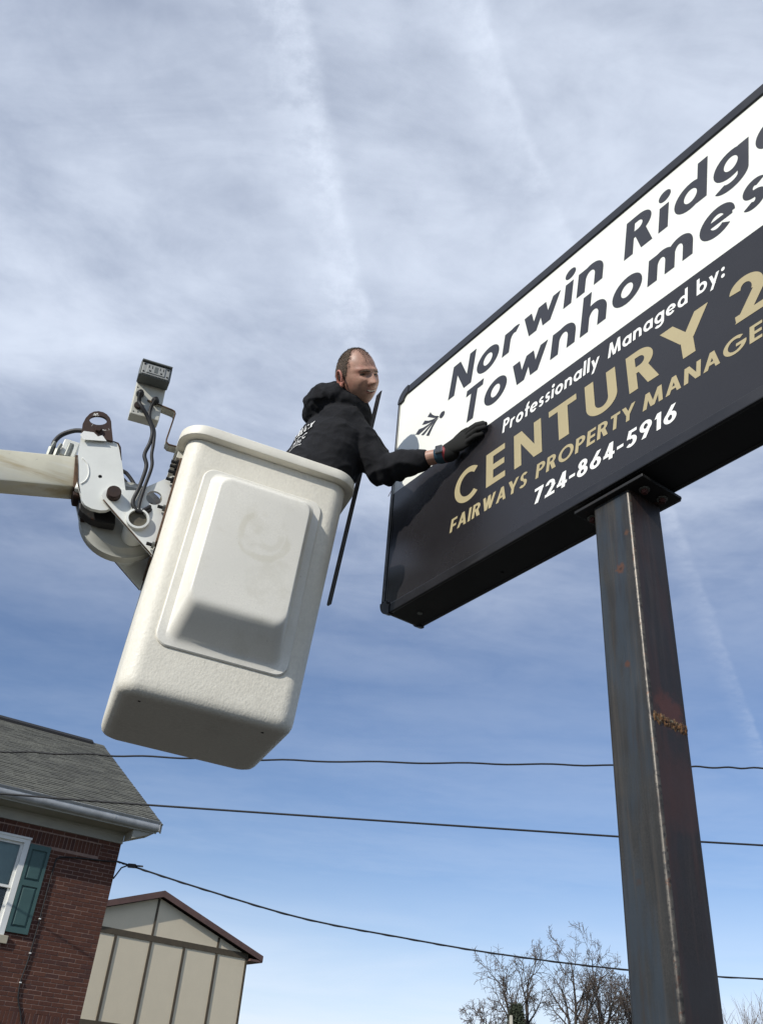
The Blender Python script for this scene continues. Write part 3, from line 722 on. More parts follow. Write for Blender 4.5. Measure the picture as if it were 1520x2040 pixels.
b.f.append(tuple(cap0 + k for k in range(nn))); b.m.append(0)
bul = b.build('tool_pocket', M['fibre_smooth'], bucket, auto=28)
me = bul.data
bm = bmesh.new(); bm.from_mesh(me); bmesh.ops.recalc_face_normals(bm, faces=bm.faces[:]); bm.to_mesh(me); bm.free()
me.polygons.foreach_set('use_smooth', [True] * len(me.polygons)); me.set_sharp_from_angle(angle=R(40))
for x_ in (-.216, .207):
    b = MB(); b.cyl((x_, -.235, -.0175), (0, 0, -1), .005, .004, 10); b.build('drain_hole', M['hole'], shell)

# mount plate, tilt brackets and bolts on the end wall
b = MB(); b.prism([(-wd(.565)[0] / 2 + .002, .565), (-wd(.565)[0] / 2 - .008, .565), (-wd(.94)[0] / 2 - .008, .94), (-wd(.94)[0] / 2 + .002, .94)], -.235, .215); mp_ = b.build('mount_plate', M['rustedge'], bucket, bevel=.002)
tilt = [(-.557, .705), (-.556, .724), (-.545, .742), (-.523, .757), (-.486, .756), (-.445, .771), (-.416, .797), (-.329, .89), (-.322, .80), (-.319, .527), (-.53, .677), (-.547, .689)]
for (y0, y1) in ((-.187, -.175), (.120, .132)):
    b = MB(); b.plate_holes(tilt, [circ(-.376, .762, .030, 22), circ(-.408, .649, .034, 22)], y0, y1)
    br = b.build('tilt_bracket', M['white_paint'], bucket, auto=40)
    b = MB()
    ye = y0 - .0005 if y0 < 0 else y1 + .0005; b.tube([(-.321, ye, .529), (-.40, ye, .585), (-.53, ye, .678), (-.546, ye, .690)], .0026, 6)
    b.build('rusty_edge', M['rustedge'], br, smooth=True)
# boss pipe through the brackets
rings = []
b = MB()
for rad, y0, y1 in ((.042, -.205, .14),):
    ro = [[Vector((-.408 + r_ * math.cos(2 * math.pi * k / 28), y, .649 + r_ * math.sin(2 * math.pi * k / 28))) for k in range(28)] for r_, y in ((.042, y1), (.042, y0), (.034, y0 - .001), (.034, y0 + .016))]
    b.loft(ro, cap=False); b.f.append(tuple(len(b.v) - 28 + k for k in range(28))); b.m.append(0)
pp_ = b.build('pivot_pipe', M['white_paint'], bucket, auto=40)
b = MB(); b.cyl((-.408, -.188, .649), (0, -1, 0), .0338, .004, 28); b.build('pipe_plug', M['plug'], pp_, auto=40)
b = MB(); b.cyl((-.518, -.1865, .721), (0, -1, 0), .026, .030, 24, .003); b.build('pin_head', M['rust'], bucket, auto=40)
b = MB(); b.cyl((-.518, -.18, .721), (0, 1, 0), .018, .31, 16); b.build('pivot_pin', M['rust'], bucket, auto=40)
for (y_, z_) in ((-.215, .925), (-.215, .905), (-.205, .885), (-.205, .850), (-.205, .722), (-.205, .560), (.17, .619), (.17, .86)):
    xb = -wd(z_)[0] / 2 - .0075; b = MB(); b.cyl((xb, y_, z_), (-1, 0, 0), .0125, .010, 6); nt = b.build('bolt', M['zinc'] if z_ < .8 else M['steel_dark'], bucket)
    b = MB(); b.cyl((xb - .0095, y_, z_), (-1, 0, 0), .0065, .020, 10); b.build('stud', M['steel_dark'], nt)

# ------------------------------------------------------------------ boom
boom = root('boom_arm', BUCKET, 'chipped cream boom arm with rusty lifting eye carrying the bucket', 'boom')
tl = R(14.5)
BT = Matrix.Translation((-.668, 0, .800)) @ Matrix.Rotation(-tl, 4, 'Y')     # boom axis: local -x runs down to the truck
b = MB(); b.box(-7.5, -.008, -.140, -.035, -.066, .067, BT); b.build('boom_tube', M['cream_paint'], boom, bevel=.008, auto=30)
b = MB(); b.box(-.016, -.002, -.146, -.030, -.072, .071, BT); b.build('end_collar', M['rustedge'], boom, bevel=.003)
b = MB(); b.prism([(-.016, -.075), (.050, -.075), (.040, -.10), (-.012, -.095)], -.128, -.04, BT); b.build('end_shoe', M['rust'], boom, bevel=.004)
knuck = [(-.704, .935), (-.588, .957), (-.568, .953), (-.556, .938), (-.482, .760), (-.490, .70), (-.524, .661), (-.545, .652), (-.575, .649), (-.601, .655), (-.617, .670), (-.630, .695), (-.651, .733), (-.690, .849)]
for (y0, y1) in ((-.172, -.152), (-.030, -.012)):
    b = MB(); b.plate_holes(knuck, [circ(-.587, .790, .0075, 12)], y0, y1); b.build('knuckle_plate', M['white_paint'], boom, auto=35)
b = MB(); b.box(-.66, -.55, -.153, -.029, .72, .92); b.build('knuckle_core', M['white_paint'], boom, bevel=.01)
# edge of the round recess, its bright crescent put in as a white tube
b = MB(); b.tube(spline([(-.67, -.1735, .843), (-.646, -.1735, .825), (-.629, -.1735, .789), (-.629, -.1735, .756), (-.642, -.1735, .734)], 6), .0026, 6); b.build('recess_edge', M['white_vinyl'], boom, smooth=True)
b = MB(); b.cyl((-.587, -.168, .790), (0, 1, 0), .0075, .006, 12); b.build('grease_hole', M['hole'], boom)
eye = [(-.704, .936), (-.714, .982), (-.712, 1.012), (-.704, 1.037), (-.693, 1.052), (-.678, 1.061), (-.660, 1.063), (-.645, 1.059), (-.630, 1.048), (-.620, 1.033), (-.611, 1.008), (-.588, .950)]
hole = [(-.666 + .030 * math.cos(a) - .010 * math.sin(a), 1.020 + .013 * math.cos(a) + .019 * math.sin(a)) for a in [2 * math.pi * k / 20 for k in range(20)]]
b = MB(); b.plate_holes(eye, [hole], -.184, -.1725); b.build('lifting_eye', M['chip'], boom, auto=35)
b = MB(); b.cyl((-.654, -.1835, .978), (0, -1, 0), .0135, .012, 6, .002); b.build('eye_bolt', M['rust'], boom)
b = MB(); b.prism([(-.708, .930), (-.700, .952), (-.665, .960), (-.645, .948), (-.632, .960), (-.610, .940), (-.690, .915)], -.1852, -.1843); b.build('paint_flake', M['white_vinyl'], boom)
# levelling drum under the knuckle
DC = Vector((-.457, 0, .722)); rdr = .166
b = MB(); rings = []
for r_, y in ((.02, -.055), (.135, -.055), (.150, -.040), (.160, -.036), (rdr, -.036), (rdr + .002, -.028), (rdr, .012), (.10, .016)):
    rings.append([DC + Vector((r_ * math.cos(2 * math.pi * k / 56), y, r_ * math.sin(2 * math.pi * k / 56))) for k in range(56)])
b.loft(rings); b.build('levelling_drum', M['grey_paint'], boom, auto=35)
b = MB(); b.prism([(-.637, .715), (-.622, .665), (-.604, .653), (-.573, .640), (-.532, .638), (-.48, .646), (-.50, .72)], -.112, -.058); b.build('rust_shadow_plate', M['steel_dark'], boom, bevel=.006)  # dark rust sliver plus the black shadow below the knuckle, as one near-black piece
b = MB(); b.cyl((-.600, -.034, .665), (0, -1, 0), .012, .012, 6); b.build('guard_bolt', M['rust'], boom)
# hydraulic hoses behind and beyond the knuckle
b = MB()
b.tube(spline([(-.700, -.10, 1.010), (-.745, -.08, 1.008), (-.785, -.06, .985), (-.800, -.06, .945), (-.796, -.06, .91), (-.795, -.06, .872)], 6), .0095, 10)
b.build('hydraulic_hose', M['rubber'], boom, smooth=True)
for dx in (0, .024):
    b = MB(); b.tube([(-.800 + dx, -.075, .865), (-.800 + dx, -.075, .905)], [.010, .0105], 6); b.tube([(-.800 + dx, -.075, .905), (-.797 + dx, -.07, .935)], .0075, 8); b.build('hose_fitting', M['zinc'], boom)
b = MB(); b.box(-.770, -.71, -.06, -.02, .90, .975); b.build('hose_bracket', M['white_paint'], boom, bevel=.004)
b = MB(); b.box(-.744, -.722, -.115, -.085, .862, .930); b.build('hose_clamp', M['zinc'], boom, bevel=.006)
for dz in (0, -.034):
    b = MB(); b.tube(spline([(-.58, .0, .950 + dz), (-.524, .0, .946 + dz), (-.500, .0, .934 + dz), (-.467, -.005, .900 + dz), (-.440, -.02, .862 + dz * .6), (-.412, -.05, .815), (-.392, -.08, .775)], 6), .0082, 8)
    b.build('hydraulic_hose', M['rubber'], boom, smooth=True)
# bare rusty edges where the paint has gone
b = MB(); b.tube([(-.588, -.1725, .957), (-.569, -.1725, .954), (-.557, -.1725, .939), (-.535, -.1725, .886)], [.0012, .0035, .0042, .0010], 6); b.build('bare_edge', M['rust'], boom, smooth=True)
b = MB(); b.tube([(-.690, -.1725, .849), (-.676, -.1725, .808), (-.652, -.1725, .734), (-.632, -.1725, .698)], [.0010, .0022, .0026, .0010], 6); b.build('bare_edge', M['rustedge'], boom, smooth=True)

# ------------------------------------------------------------------ outlet box
obox = root('outlet_box', BUCKET, 'small cream electrical outlet box on a bent strap above the bucket corner', 'outlet box')
OT = Matrix.Translation((-.511, -.165, 1.092)) @ Matrix.Rotation(R(-5.5), 4, 'Y') @ Matrix.Rotation(R(3), 4, 'Z')
b = MB(); b.box(-.057, .057, -.035, .020, 0, .210, OT); b.build('box_body', M['box_cream'], obox, bevel=.003)
b = MB(); b.box(-.0615, .0615, -.095, -.034, .152, .222, OT); hs = b.build('receptacle_housing', M['grey_plastic'], obox, bevel=.004)
b = MB(); b.box(-.054, .054, -.0985, -.094, .157, .213, OT); fp = b.build('receptacle_plate', M['outlet'], hs, bevel=.003)
b = MB(); b.box(-.060, .060, -.108, -.094, .215, .222, OT); b.build('cover_lip', M['grey_plastic'], hs, bevel=.002)
b = MB(); b.box(-.036, .036, -.1015, -.098, .165, .207, OT); rcp = b.build('receptacle', M['outlet'], hs, bevel=.002)
b = MB(); b.box(-.0065, .0065, -.1025, -.101, .172, .200, OT); b.build('test_button', M['grey_plastic'], hs)
for cx in (-.022, .022):
    b = MB(); b.box(cx - .008, cx - .005, -.1020, -.101, .188, .201, OT); b.box(cx + .005, cx + .008, -.1020, -.101, .188, .201, OT)
    b.box(cx - .004, cx + .004, -.1020, -.101, .171, .178, OT); b.build('outlet_slot', M['hole'], hs)
for cx, cz in ((-.046, .204), (.046, .204), (-.047, .168), (.047, .168)):
    b = MB(); b.cyl(OT @ Vector((cx, -.0980, cz)), OT.to_3x3() @ Vector((0, -1, 0)), .004, .0015, 10); b.build('screw_hole', M['hole'], hs)
gl = []
for cx, cz in ((-.036, .098), (.026, .084)):
    p = OT @ Vector((cx, -.034, cz)); ax = (OT.to_3x3() @ Vector((0, -1, -.25))).normalized()
    b = MB(); b.cyl(p, ax, .0155, .020, 8, .002); b.cyl(p + ax * .02, ax, .0105, .016, 12, .002); b.build('cable_gland', M['rubber'], obox, auto=40); gl.append(p + ax * .034)
b = MB(); b.cyl(OT @ Vector((-.033, -.034, .042)), OT.to_3x3() @ Vector((0, -1, 0)), .016, .012, 12, .003); b.build('knockout_plug', M['rust'], obox, auto=40)
b = MB()
for cx, cz in ((-.045, .012), (-.028, .014), (-.050, .13)): b.cyl(OT @ Vector((cx, -.0345, cz)), OT.to_3x3() @ Vector((0, -1, 0)), .0032, .001, 8)
b.build('rivet_hole', M['hole'], obox)
for cz in (.06, .12):
    b = MB(); b.box(.0568, .0576, -.016, .004, cz, cz + .025, OT); b.build('rust_scar', M['rustedge'], obox)
# strap: bent flat bar, seen from below
b = MB(); yA, yB, th = -.205, -.160, .005
path = [(-.322, 1.004), (-.388, 1.000), (-.400, 1.008), (-.402, 1.020), (-.402, 1.150), (-.408, 1.160), (-.420, 1.163), (-.52, 1.170)]
rings = []
for i, p in enumerate(path):
    q0 = Vector(path[max(i - 1, 0)]); q1 = Vector(path[min(i + 1, len(path) - 1)]); t = (q1 - q0).normalized(); nn_ = Vector((-t.y, t.x)) * th / 2
    rings.append([Vector((p[0] + nn_.x, yA, p[1] + nn_.y)), Vector((p[0] - nn_.x, yA, p[1] - nn_.y)), Vector((p[0] - nn_.x, yB, p[1] - nn_.y)), Vector((p[0] + nn_.x, yB, p[1] + nn_.y))])
b.loft(rings); b.build('strap', M['box_cream'], obox)
b = MB(); b.tube([(p[0], yA - .0005, p[1]) for p in path], .0033, 6); b.build('strap_edge', M['rustedge'], obox, smooth=True)
b = MB(); b.box(-.346, -.318, -.205, -.160, .955, 1.003); b.build('strap_foot', M['box_cream'], obox, bevel=.002)
c1 = [gl[0], (-.548, -.215, 1.145), (-.53, -.215, 1.123), (-.494, -.205, 1.089), (-.463, -.20, 1.041), (-.457, -.2, .985), (-.461, -.2, .924), (-.440, -.2, .874), (-.440, -.2, .778), (-.445, -.2, .716), (-.432, -.2, .688), (-.412, -.2, .680), (-.394, -.195, .697), (-.381, -.18, .725), (-.385, -.155, .745), (-.385, -.12, .770), (-.39, -.08, .79)]
c2 = [gl[1], (-.497, -.208, 1.135), (-.489, -.205, 1.091), (-.457, -.2, 1.044), (-.444, -.2, .989), (-.436, -.2, .934), (-.421, -.2, .882), (-.422, -.2, .785), (-.420, -.2, .709), (-.411, -.2, .686), (-.387, -.195, .689), (-.374, -.18, .715), (-.378, -.15, .745), (-.38, -.11, .775)]
for c, r_ in ((c1, .0078), (c2, .0066)):
    b = MB(); b.tube(spline(c, 6), r_, 10); b.build('power_cable', M['rubber'], obox, smooth=True)

# ------------------------------------------------------------------ person
FD = Vector((.837, .547, 0)); RT = Vector((.547, -.837, 0)); UP = Vector((0, 0, 1))
person = root('person', Matrix.Translation((-0.50, 3.10, 2.73)), 'man in black hoodie leaning out of the bucket, gloved hand on the sign', 'person')
PI_ = person.matrix_world.inverted()


def pfix(mb):                                  # world-built parts live in the person's frame
    mb.v = [tuple(PI_ @ Vector(p)) for p in mb.v]; return mb

SH_R = Vector((-.200, 2.965, 4.075)); EL_R = Vector((-.010, 2.985, 3.862)); WR_R = Vector((.212, 2.858, 3.862))
SH_L = Vector((-.385, 3.245, 4.07)); EL_L = Vector((-.25, 3.36, 3.91)); WR_L = Vector((-.16, 3.21, 3.99))
TORSO = [Vector(p) for p in ((-.43, 3.10, 3.46), (-.41, 3.095, 3.56), (-.365, 3.085, 3.68), (-.310, 3.07, 3.80), (-.272, 3.06, 3.92), (-.255, 3.05, 4.02), (-.247, 3.045, 4.085), (-.232, 3.015, 4.145))]
HC = Vector((-.161, 2.890, 4.288))             # head centre
# head frame from the way he looks: chin down, face turned to his right
hz = (CR @ Vector((-.05, 1.0, .06))).normalized()
hf = (CR @ Vector((.64, -.08, .765))); hf = (hf - hz * hf.dot(hz)).normalized()
hx = hf.cross(hz).normalized()                 # his right
HM = Matrix((( hx.x, hf.x, hz.x), (hx.y, hf.y, hz.y), (hx.z, hf.z, hz.z))).to_4x4()
HS = 1.055
HEAD = Matrix.Translation(HC) @ HM @ Matrix.Scale(HS, 4)


def gs(x, s): return math.exp(-(x / s) ** 2)


def head_point(dx, dy, dz):
    """direction on the unit sphere -> point of the head in head space (x right, y forward, z up)"""
    x, y, z = .0795 * dx, .098 * dy, .120 * dz
    if z > 0:                                   # flatter, longer cranium
        x *= 1 + .05 * dz * (1 - dz); y -= .006 * dz
        y *= 1 + (.05 if y < 0 else -.02) * (1 - dz * dz)
    else:
        t = -dz
        x *= 1 - .17 * t ** 2.4
        if y < 0: y *= 1 - .52 * t ** 1.2
        else: y *= 1 + .06 * t * (1 - t) * 2 + .05 * t
        z *= 1.05
    fr = max(0.0, dy)                           # in front
    if fr > 0:
        w = fr ** 1.5
        y += w * (.009 * gs(z - .021, .010) * (1 - .35 * gs(x, .008)))         # brow
        y -= .016 * gs(abs(x) - .032, .015) * gs(z - .002, .012) * w            # eye sockets
        nb = 0.0                                                                 # nose
        if -.050 < z < .016:
            k = (0.016 - z) / .052
            nb = .029 * min(1, k) ** 1.1 * (1 if z > -.036 else max(0, 1 - ((-.036 - z) / .012) ** 2))
        wn = .0095 + .008 * max(0, min(1, (.0 - z) / .036))
        y += nb * gs(x, wn) * (1 if fr > .6 else 0)
        y += .004 * gs(abs(x) - .015, .007) * gs(z + .036, .009) * w             # nostril wings
        y += .005 * gs(abs(x) - .044, .018) * gs(z + .026, .018)                 # cheeks pulled up
        y -= .004 * gs(abs(x) - .026 - (-.02 - z) * .22, .006) * (1 if -.085 < z < -.03 else 0) * w   # smile fold
        y += .006 * gs(x, .026) * gs(z + .056, .008) * w                         # upper lip
        y -= .007 * gs(x, .022) * gs(z + .068, .006) * w                         # open mouth
        y += .006 * gs(x, .022) * gs(z + .080, .007) * w                         # lower lip
        y -= .004 * gs(x, .03) * gs(z + .091, .006) * w
        y += .009 * gs(x, .024) * gs(z + .106, .014) * w                         # chin
    # temples
    x -= math.copysign(.004 * gs(z - .02, .03) * gs(y - .05, .03), x)
    return Vector((x, y, z))


def head_rings(nr=90, ns=96):
    rings = []
    for i in range(nr + 1):
        ph = -math.pi / 2 + .012 + (math.pi - .024) * i / nr
        rings.append([head_point(math.cos(ph) * math.cos(2 * math.pi * k / ns), math.cos(ph) * math.sin(2 * math.pi * k / ns), math.sin(ph)) for k in range(ns)])
    return rings

body = MB()
body.loft([[HEAD @ p for p in rg] for rg in head_rings()])
# neck
body.limb([(TORSO[-1] - UP * .03, .064, .064), (TORSO[-1].lerp(HC, .35) , .058, .060), (HC + HM.to_3x3() @ Vector((0, -.028, -.055)), .055, .058)], RT)
body.limb([(p, a, bb) for p, a, bb in zip(TORSO, (.155, .160, .150, .150, .165, .175, .165, .08), (.105, .108, .10, .105, .11, .105, .09, .07))], RT, 28)
body.limb([(SH_R, .055, .055), (SH_R.lerp(EL_R, .5), .048, .048), (EL_R, .042, .042)], UP, 18)
body.limb([(EL_R, .042, .042), (EL_R.lerp(WR_R, .4), .040, .040), (WR_R, .028, .032), (WR_R + (WR_R - EL_R).normalized() * .05, .026, .034)], UP, 18)
body.limb([(SH_L, .055, .055), (EL_L, .042, .042)], UP, 18)
body.limb([(EL_L, .042, .042), (WR_L, .028, .032), (WR_L + (WR_L - EL_L).normalized() * .04, .026, .032)], UP, 18)
for sgn in (1, -1):
    hip = TORSO[0] + RT * (.085 * sgn); knee = Vector((-.47, 3.10, 3.13)) + RT * (.10 * sgn) + FD * .05; ank = Vector((-.52, 3.10, 2.82)) + RT * (.11 * sgn)
    body.limb([(hip, .085, .09), (hip.lerp(knee, .5), .075, .078), (knee, .055, .058)], RT, 16)
    body.limb([(knee, .055, .058), (knee.lerp(ank, .35), .054, .058), (ank, .038, .042)], RT, 16)
jaw = PI_ @ (HEAD @ Vector((.020, .060, -.088))); scalp = PI_ @ (HEAD @ Vector((0, .02, .11)))
M['skin'] = mat('skin', (0.39, 0.218, 0.155), 0.50, var=0.16, vscale=32, bump=0.15, bscale=260, bdist=0.001,
    spots=[((0.34, 0.13, 0.095), 22, 0.5, 0.7, 0.5), ((0.20, 0.115, 0.085), 60, 0.52, 0.68, 0.35)],
    marks=[((0.175, 0.110, 0.085), tuple(jaw), .065, 0.55), ((0.19, 0.125, 0.09), tuple(scalp), .075, 0.4)])
me = remesh(pfix(body), .0034, 2, .4)
o = link('body', me, M['skin'], person, True)

# ears
for sx in (-1, 1):
    e = MB(); c = Vector((sx * .0805, .002, -.010)); loop = []; rads = []
    for k in range(19):
        a = R(-78 + 292 * k / 18)
        loop.append(HEAD @ (c + Vector((sx * (.006 + .009 * abs(math.sin(a * .5 + .4))), -.004 - .0185 * math.cos(a), .007 + .031 * math.sin(a) - .004)))); rads.append(.0052 * HS if k > 3 else .0062 * HS)
    e.tube(loop, rads, 8)
    e.limb([(HEAD @ (c + Vector((sx * .005, .000, -.029))), .008, .008), (HEAD @ (c + Vector((sx * .004, .001, -.018))), .007, .007)], hx, 10)
    e.limb([(HEAD @ (c + Vector((-sx * .003, -.002, -.016))), .006, .013), (HEAD @ (c + Vector((-sx * .002, -.006, .004))), .0055, .016), (HEAD @ (c + Vector((-sx * .001, -.006, .020))), .005, .012)], hx, 14)
    e.tube([HEAD @ (c + Vector((sx * .006, -.013 + .012 * math.cos(R(q)), .004 + .017 * math.sin(R(q))))) for q in range(-70, 91, 20)], .0028, 6)
    me = remesh(pfix(e), .0019, 3, .5); link('ear', me, M['ear'], person, True)

# hair: cropped, receding in two bays with a thin forelock
def hair_amount(p):
    """1 inside the hair, falling to 0 across the hairline"""
    x, y, z = p; ax_ = abs(x)
    w = .006 * mnoise.noise(Vector((x * 90, y * 90, z * 90)))
    if z < -.048 + w: return 0.0
    if z < .022:                                     # sides: behind the ear and a sideburn in front of it
        if y < -.030: edge = 9
        front = .022 + .35 * max(0, z + .012) + w
        if z < -.014 and y > -.022: return 0.0
        return max(0.0, min(1.0, (front - y) / .007))
    if ax_ < .020: front = .092; soft = .030         # forelock
    elif ax_ > .052: front = .036 + .10 * (.075 - z) * 0; soft = .008
    else: front = .024 + .010 * (ax_ - .020) / .032; soft = .014
    k = max(0.0, min(1.0, (front + w * 1.5 - y) / soft))
    if ax_ < .020 and y > .022: k *= .55
    return k
rg = head_rings(120, 150); hb = MB()
amt = [[hair_amount(p) for p in r_] for r_ in rg]
def hair_n(p): return Vector((p.x / .0795 ** 2, p.y / .098 ** 2, p.z / .12 ** 2)).normalized()
for i in range(len(rg)):
    for k in range(150):
        p = rg[i][k]; hb.v.append(tuple(HEAD @ (p + hair_n(p) * (.0008 + .0016 * amt[i][k] + .0008 * mnoise.noise(p * 300)))))
for i in range(len(rg) - 1):
    for k in range(150):
        k2 = (k + 1) % 150
        if min(amt[i][k], amt[i + 1][k], amt[i][k2], amt[i + 1][k2]) > .8:
            hb.f.append((i * 150 + k, i * 150 + k2, (i + 1) * 150 + k2, (i + 1) * 150 + k)); hb.m.append(0)
hb.f.append(tuple(120 * 150 + k for k in range(150))); hb.m.append(0)
rnd = random.Random(2)
for q in range(26000):
    i = int(120 * (math.asin(rnd.uniform(-.55, .999)) / math.pi + .5)); k = rnd.randrange(150)
    if rnd.random() > amt[i][k] * 1.05: continue
    p = rg[i][k] + Vector((rnd.uniform(-.002, .002), rnd.uniform(-.002, .002), rnd.uniform(-.002, .002))); nn_ = hair_n(p)
    t = Vector((rnd.uniform(-.3, .3), .5 if p.z > .06 else -.15, -.6 if p.z < .07 else -.1)); t = (t - nn_ * t.dot(nn_)).normalized()
    d = (nn_ * .75 + t * .8 + Vector((rnd.uniform(-.3, .3), rnd.uniform(-.3, .3), rnd.uniform(-.3, .3)))).normalized() * rnd.uniform(.004, .0075); s_ = d.cross(nn_ + Vector((.1, .2, .1))).normalized() * .0005
    hb.add([HEAD @ (p - s_), HEAD @ (p + s_), HEAD @ (p + nn_ * .0012 + d)], [(0, 1, 2)])
me = pfix(hb).mesh('hair'); o = link('hair', me, M['hair'], person, False)
# short brows, squinting eyes, teeth
for sx in (-1, 1):
    b = MB(); pts = []
    for k in range(9):
        x = sx * (.012 + .036 * k / 8); q = head_point(x / .0795, math.sqrt(max(0, 1 - (x / .0795) ** 2 - .17 ** 2)), .17)
        pts.append(HEAD @ (q + Vector((0, .0006, -.0085 + .0045 * math.sin(k / 8 * 2.6) - .003 * (k / 8)))))
    b.tube(pts, [.0018, .0026, .0030, .0031, .0030, .0027, .0023, .0018, .0012], 8); pfix(b).build('eyebrow', M['hair'], person, smooth=True)
    b = MB(); c = Vector((sx * .032, .0, .001)); q = head_point(c.x / .0795, math.sqrt(1 - (c.x / .0795) ** 2), .0)
    c.y = q.y - .0005
    b.limb([(HEAD @ (c + Vector((-.0095, -.0015, 0))), .0014, .0030), (HEAD @ c, .0022, .0046), (HEAD @ (c + Vector((.0095, -.002, 0))), .0014, .0030)], hz, 12); ey = pfix(b).build('eye', M['eye'], person, smooth=True)
    b = MB(); b.limb([(HEAD @ (c + Vector((.001, .0030, 0))), .0022, .0040), (HEAD @ (c + Vector((.001, .0044, 0))), .0022, .0038)], hz, 12); pfix(b).build('iris', M['iris'], ey, smooth=True)
    b = MB(); b.tube(spline([HEAD @ (c + Vector((-.014, .0008, -.001))), HEAD @ (c + Vector((-.006, .0046, .0022))), HEAD @ (c + Vector((.006, .0044, .0022))), HEAD @ (c + Vector((.015, -.001, -.002)))], 4), .0017, 6); pfix(b).build('eyelid', M['iris'], person, smooth=True)
def face_at(x, z, out=0.0):
    dz = z / .12; dx = x / .0795; dy = math.sqrt(max(0, 1 - dx * dx - dz * dz)); p = head_point(dx, dy, dz); return Vector((x, p.y + out, z))
b = MB(); b.tube([HEAD @ face_at(x, -.0705 + .28 * abs(x), -.0008) for x in [(-.022 + .044 * k / 10) for k in range(11)]], [.002] + [.0048] * 9 + [.002], 8); pfix(b).build('mouth', M['hole'], person, smooth=True)
b = MB(); b.tube([HEAD @ face_at(x, -.0672 + .30 * abs(x), .0014) for x in [(-.020 + .04 * k / 10) for k in range(11)]], [.0022, .0036, .0044, .0048, .0050, .0050, .0050, .0048, .0044, .0036, .0022], 8); pfix(b).build('teeth', M['teeth'], person, smooth=True)
for zz, rr_ in ((-.0608, .0020), (-.0765, .0026)):
    b = MB(); b.tube([HEAD @ face_at(x, zz + (.36 * abs(x) if zz < -.07 else .14 * abs(x)), .0022) for x in [(-.024 + .048 * k / 10) for k in range(11)]], [rr_ * .5] + [rr_] * 9 + [rr_ * .5], 8); pfix(b).build('lip', M['lip'], person, smooth=True)

# hoodie
hd = MB()
hd.limb([(p, a, bb) for p, a, bb in zip(TORSO, (.190, .200, .198, .200, .212, .212, .188, .105), (.142, .150, .150, .150, .150, .140, .118, .085))], RT, 36)
hd.limb([(SH_R - (EL_R - SH_R) * .12 - RT * .02, .082, .086), (SH_R, .092, .094), (SH_R.lerp(EL_R, .5), .080, .080), (EL_R.lerp(SH_R, .1), .069, .070), (EL_R + (EL_R - SH_R) * .06, .064, .064)], UP, 24)
hd.limb([(EL_R + (EL_R - WR_R) * .08, .062, .064), (EL_R.lerp(WR_R, .12), .066, .066), (EL_R.lerp(WR_R, .36), .058, .058), (EL_R.lerp(WR_R, .55), .052, .054), (EL_R.lerp(WR_R, .68), .047, .049), (EL_R.lerp(WR_R, .71), .041, .043)], UP, 24)
hd.limb([(SH_L, .090, .090), (SH_L.lerp(EL_L, .5), .075, .075), (EL_L, .064, .064)], UP, 24)
hd.limb([(EL_L, .064, .064), (EL_L.lerp(WR_L, .5), .055, .055), (EL_L.lerp(WR_L, .95), .045, .047)], UP, 24)
# hood: heavy roll round the neck, doubled behind
NB = TORSO[-1]
loop = []
for k in range(25):
    a = 2 * math.pi * k / 24
    back = .5 - .5 * math.cos(a)                     # 0 in front, 1 behind
    dirv = FD * math.cos(a) + RT * math.sin(a)
    p = NB + dirv * (.082 + .030 * back) + FD * (.036) + UP * (.012 + .034 * back - .045 * (1 - back) ** 2)
    loop.append((p, .040 + .018 * back))
hd.tube([p for p, r_ in loop], [r_ for p, r_ in loop], 16)
hd.limb([(NB - FD * .070 + RT * .085 + UP * .050, .050, .046), (NB - FD * .098 + RT * .03 + UP * .062, .058, .055), (NB - FD * .098 - RT * .045 + UP * .062, .058, .055), (NB - FD * .07 - RT * .10 + UP * .04, .048, .046)], UP, 18)
hd.limb([(NB + RT * .10 - FD * .03 + UP * .075, .026, .026), (NB + RT * .075 - FD * .075 + UP * .092, .030, .028), (NB + RT * .03 - FD * .10 + UP * .098, .026, .024)], UP, 12)
me = remesh(pfix(hd), .0055, 3, .5)
# folds
bm = bmesh.new(); bm.from_mesh(me); bm.normal_update()
elw = PI_ @ EL_R; shw = PI_ @ SH_R; ax_f = (WR_R - EL_R).normalized(); ax_u = (EL_R - SH_R).normalized()
for v in bm.verts:
    p = v.co
    q = Vector((p.x * 7, p.y * 7, p.z * 10))
    r1 = 1 - abs(mnoise.noise(Vector((p.x * 9 + p.z * 5, p.y * 9 - p.z * 4, p.z * 11)))) * 2.2
    r2 = 1 - abs(mnoise.noise(Vector((p.x * 19 - p.z * 6, p.y * 19 + 5, p.z * 26 + p.x * 8)))) * 2.2
    f = .007 * (mnoise.fractal(q, 1.0, 2.0, 3)) + .007 * (max(0, r1) ** 2 - .3) + .0028 * (max(0, r2) ** 2 - .3)
    hood_w = max(0.0, min(1.0, (p.z - (NB.z - 2.73) + .03) / .03))
    f += hood_w * .006 * (max(0, 1 - abs(mnoise.noise(Vector((p.x * 20, p.y * 20, p.z * 14)))) * 2.4) - .4)
    # creases gather round the elbow and run across the sleeve
    de = (p - elw).length
    if de < .17:
        s = (p - elw).dot(ax_f)
        f += .010 * (1 - de / .17) * math.sin(s * 95 + 3 * mnoise.noise(p * 9))
    v.co = p + v.normal * (f * .9)
bm.to_mesh(me); bm.free()
hoodie = link('hoodie', me, M['cloth'], person, True)
bvh = BVHTree.FromObject(hoodie, bpy.context.evaluated_depsgraph_get())
def snap(p, out=.0012):
    loc, nrm, _, _ = bvh.find_nearest(p); return loc + nrm * out
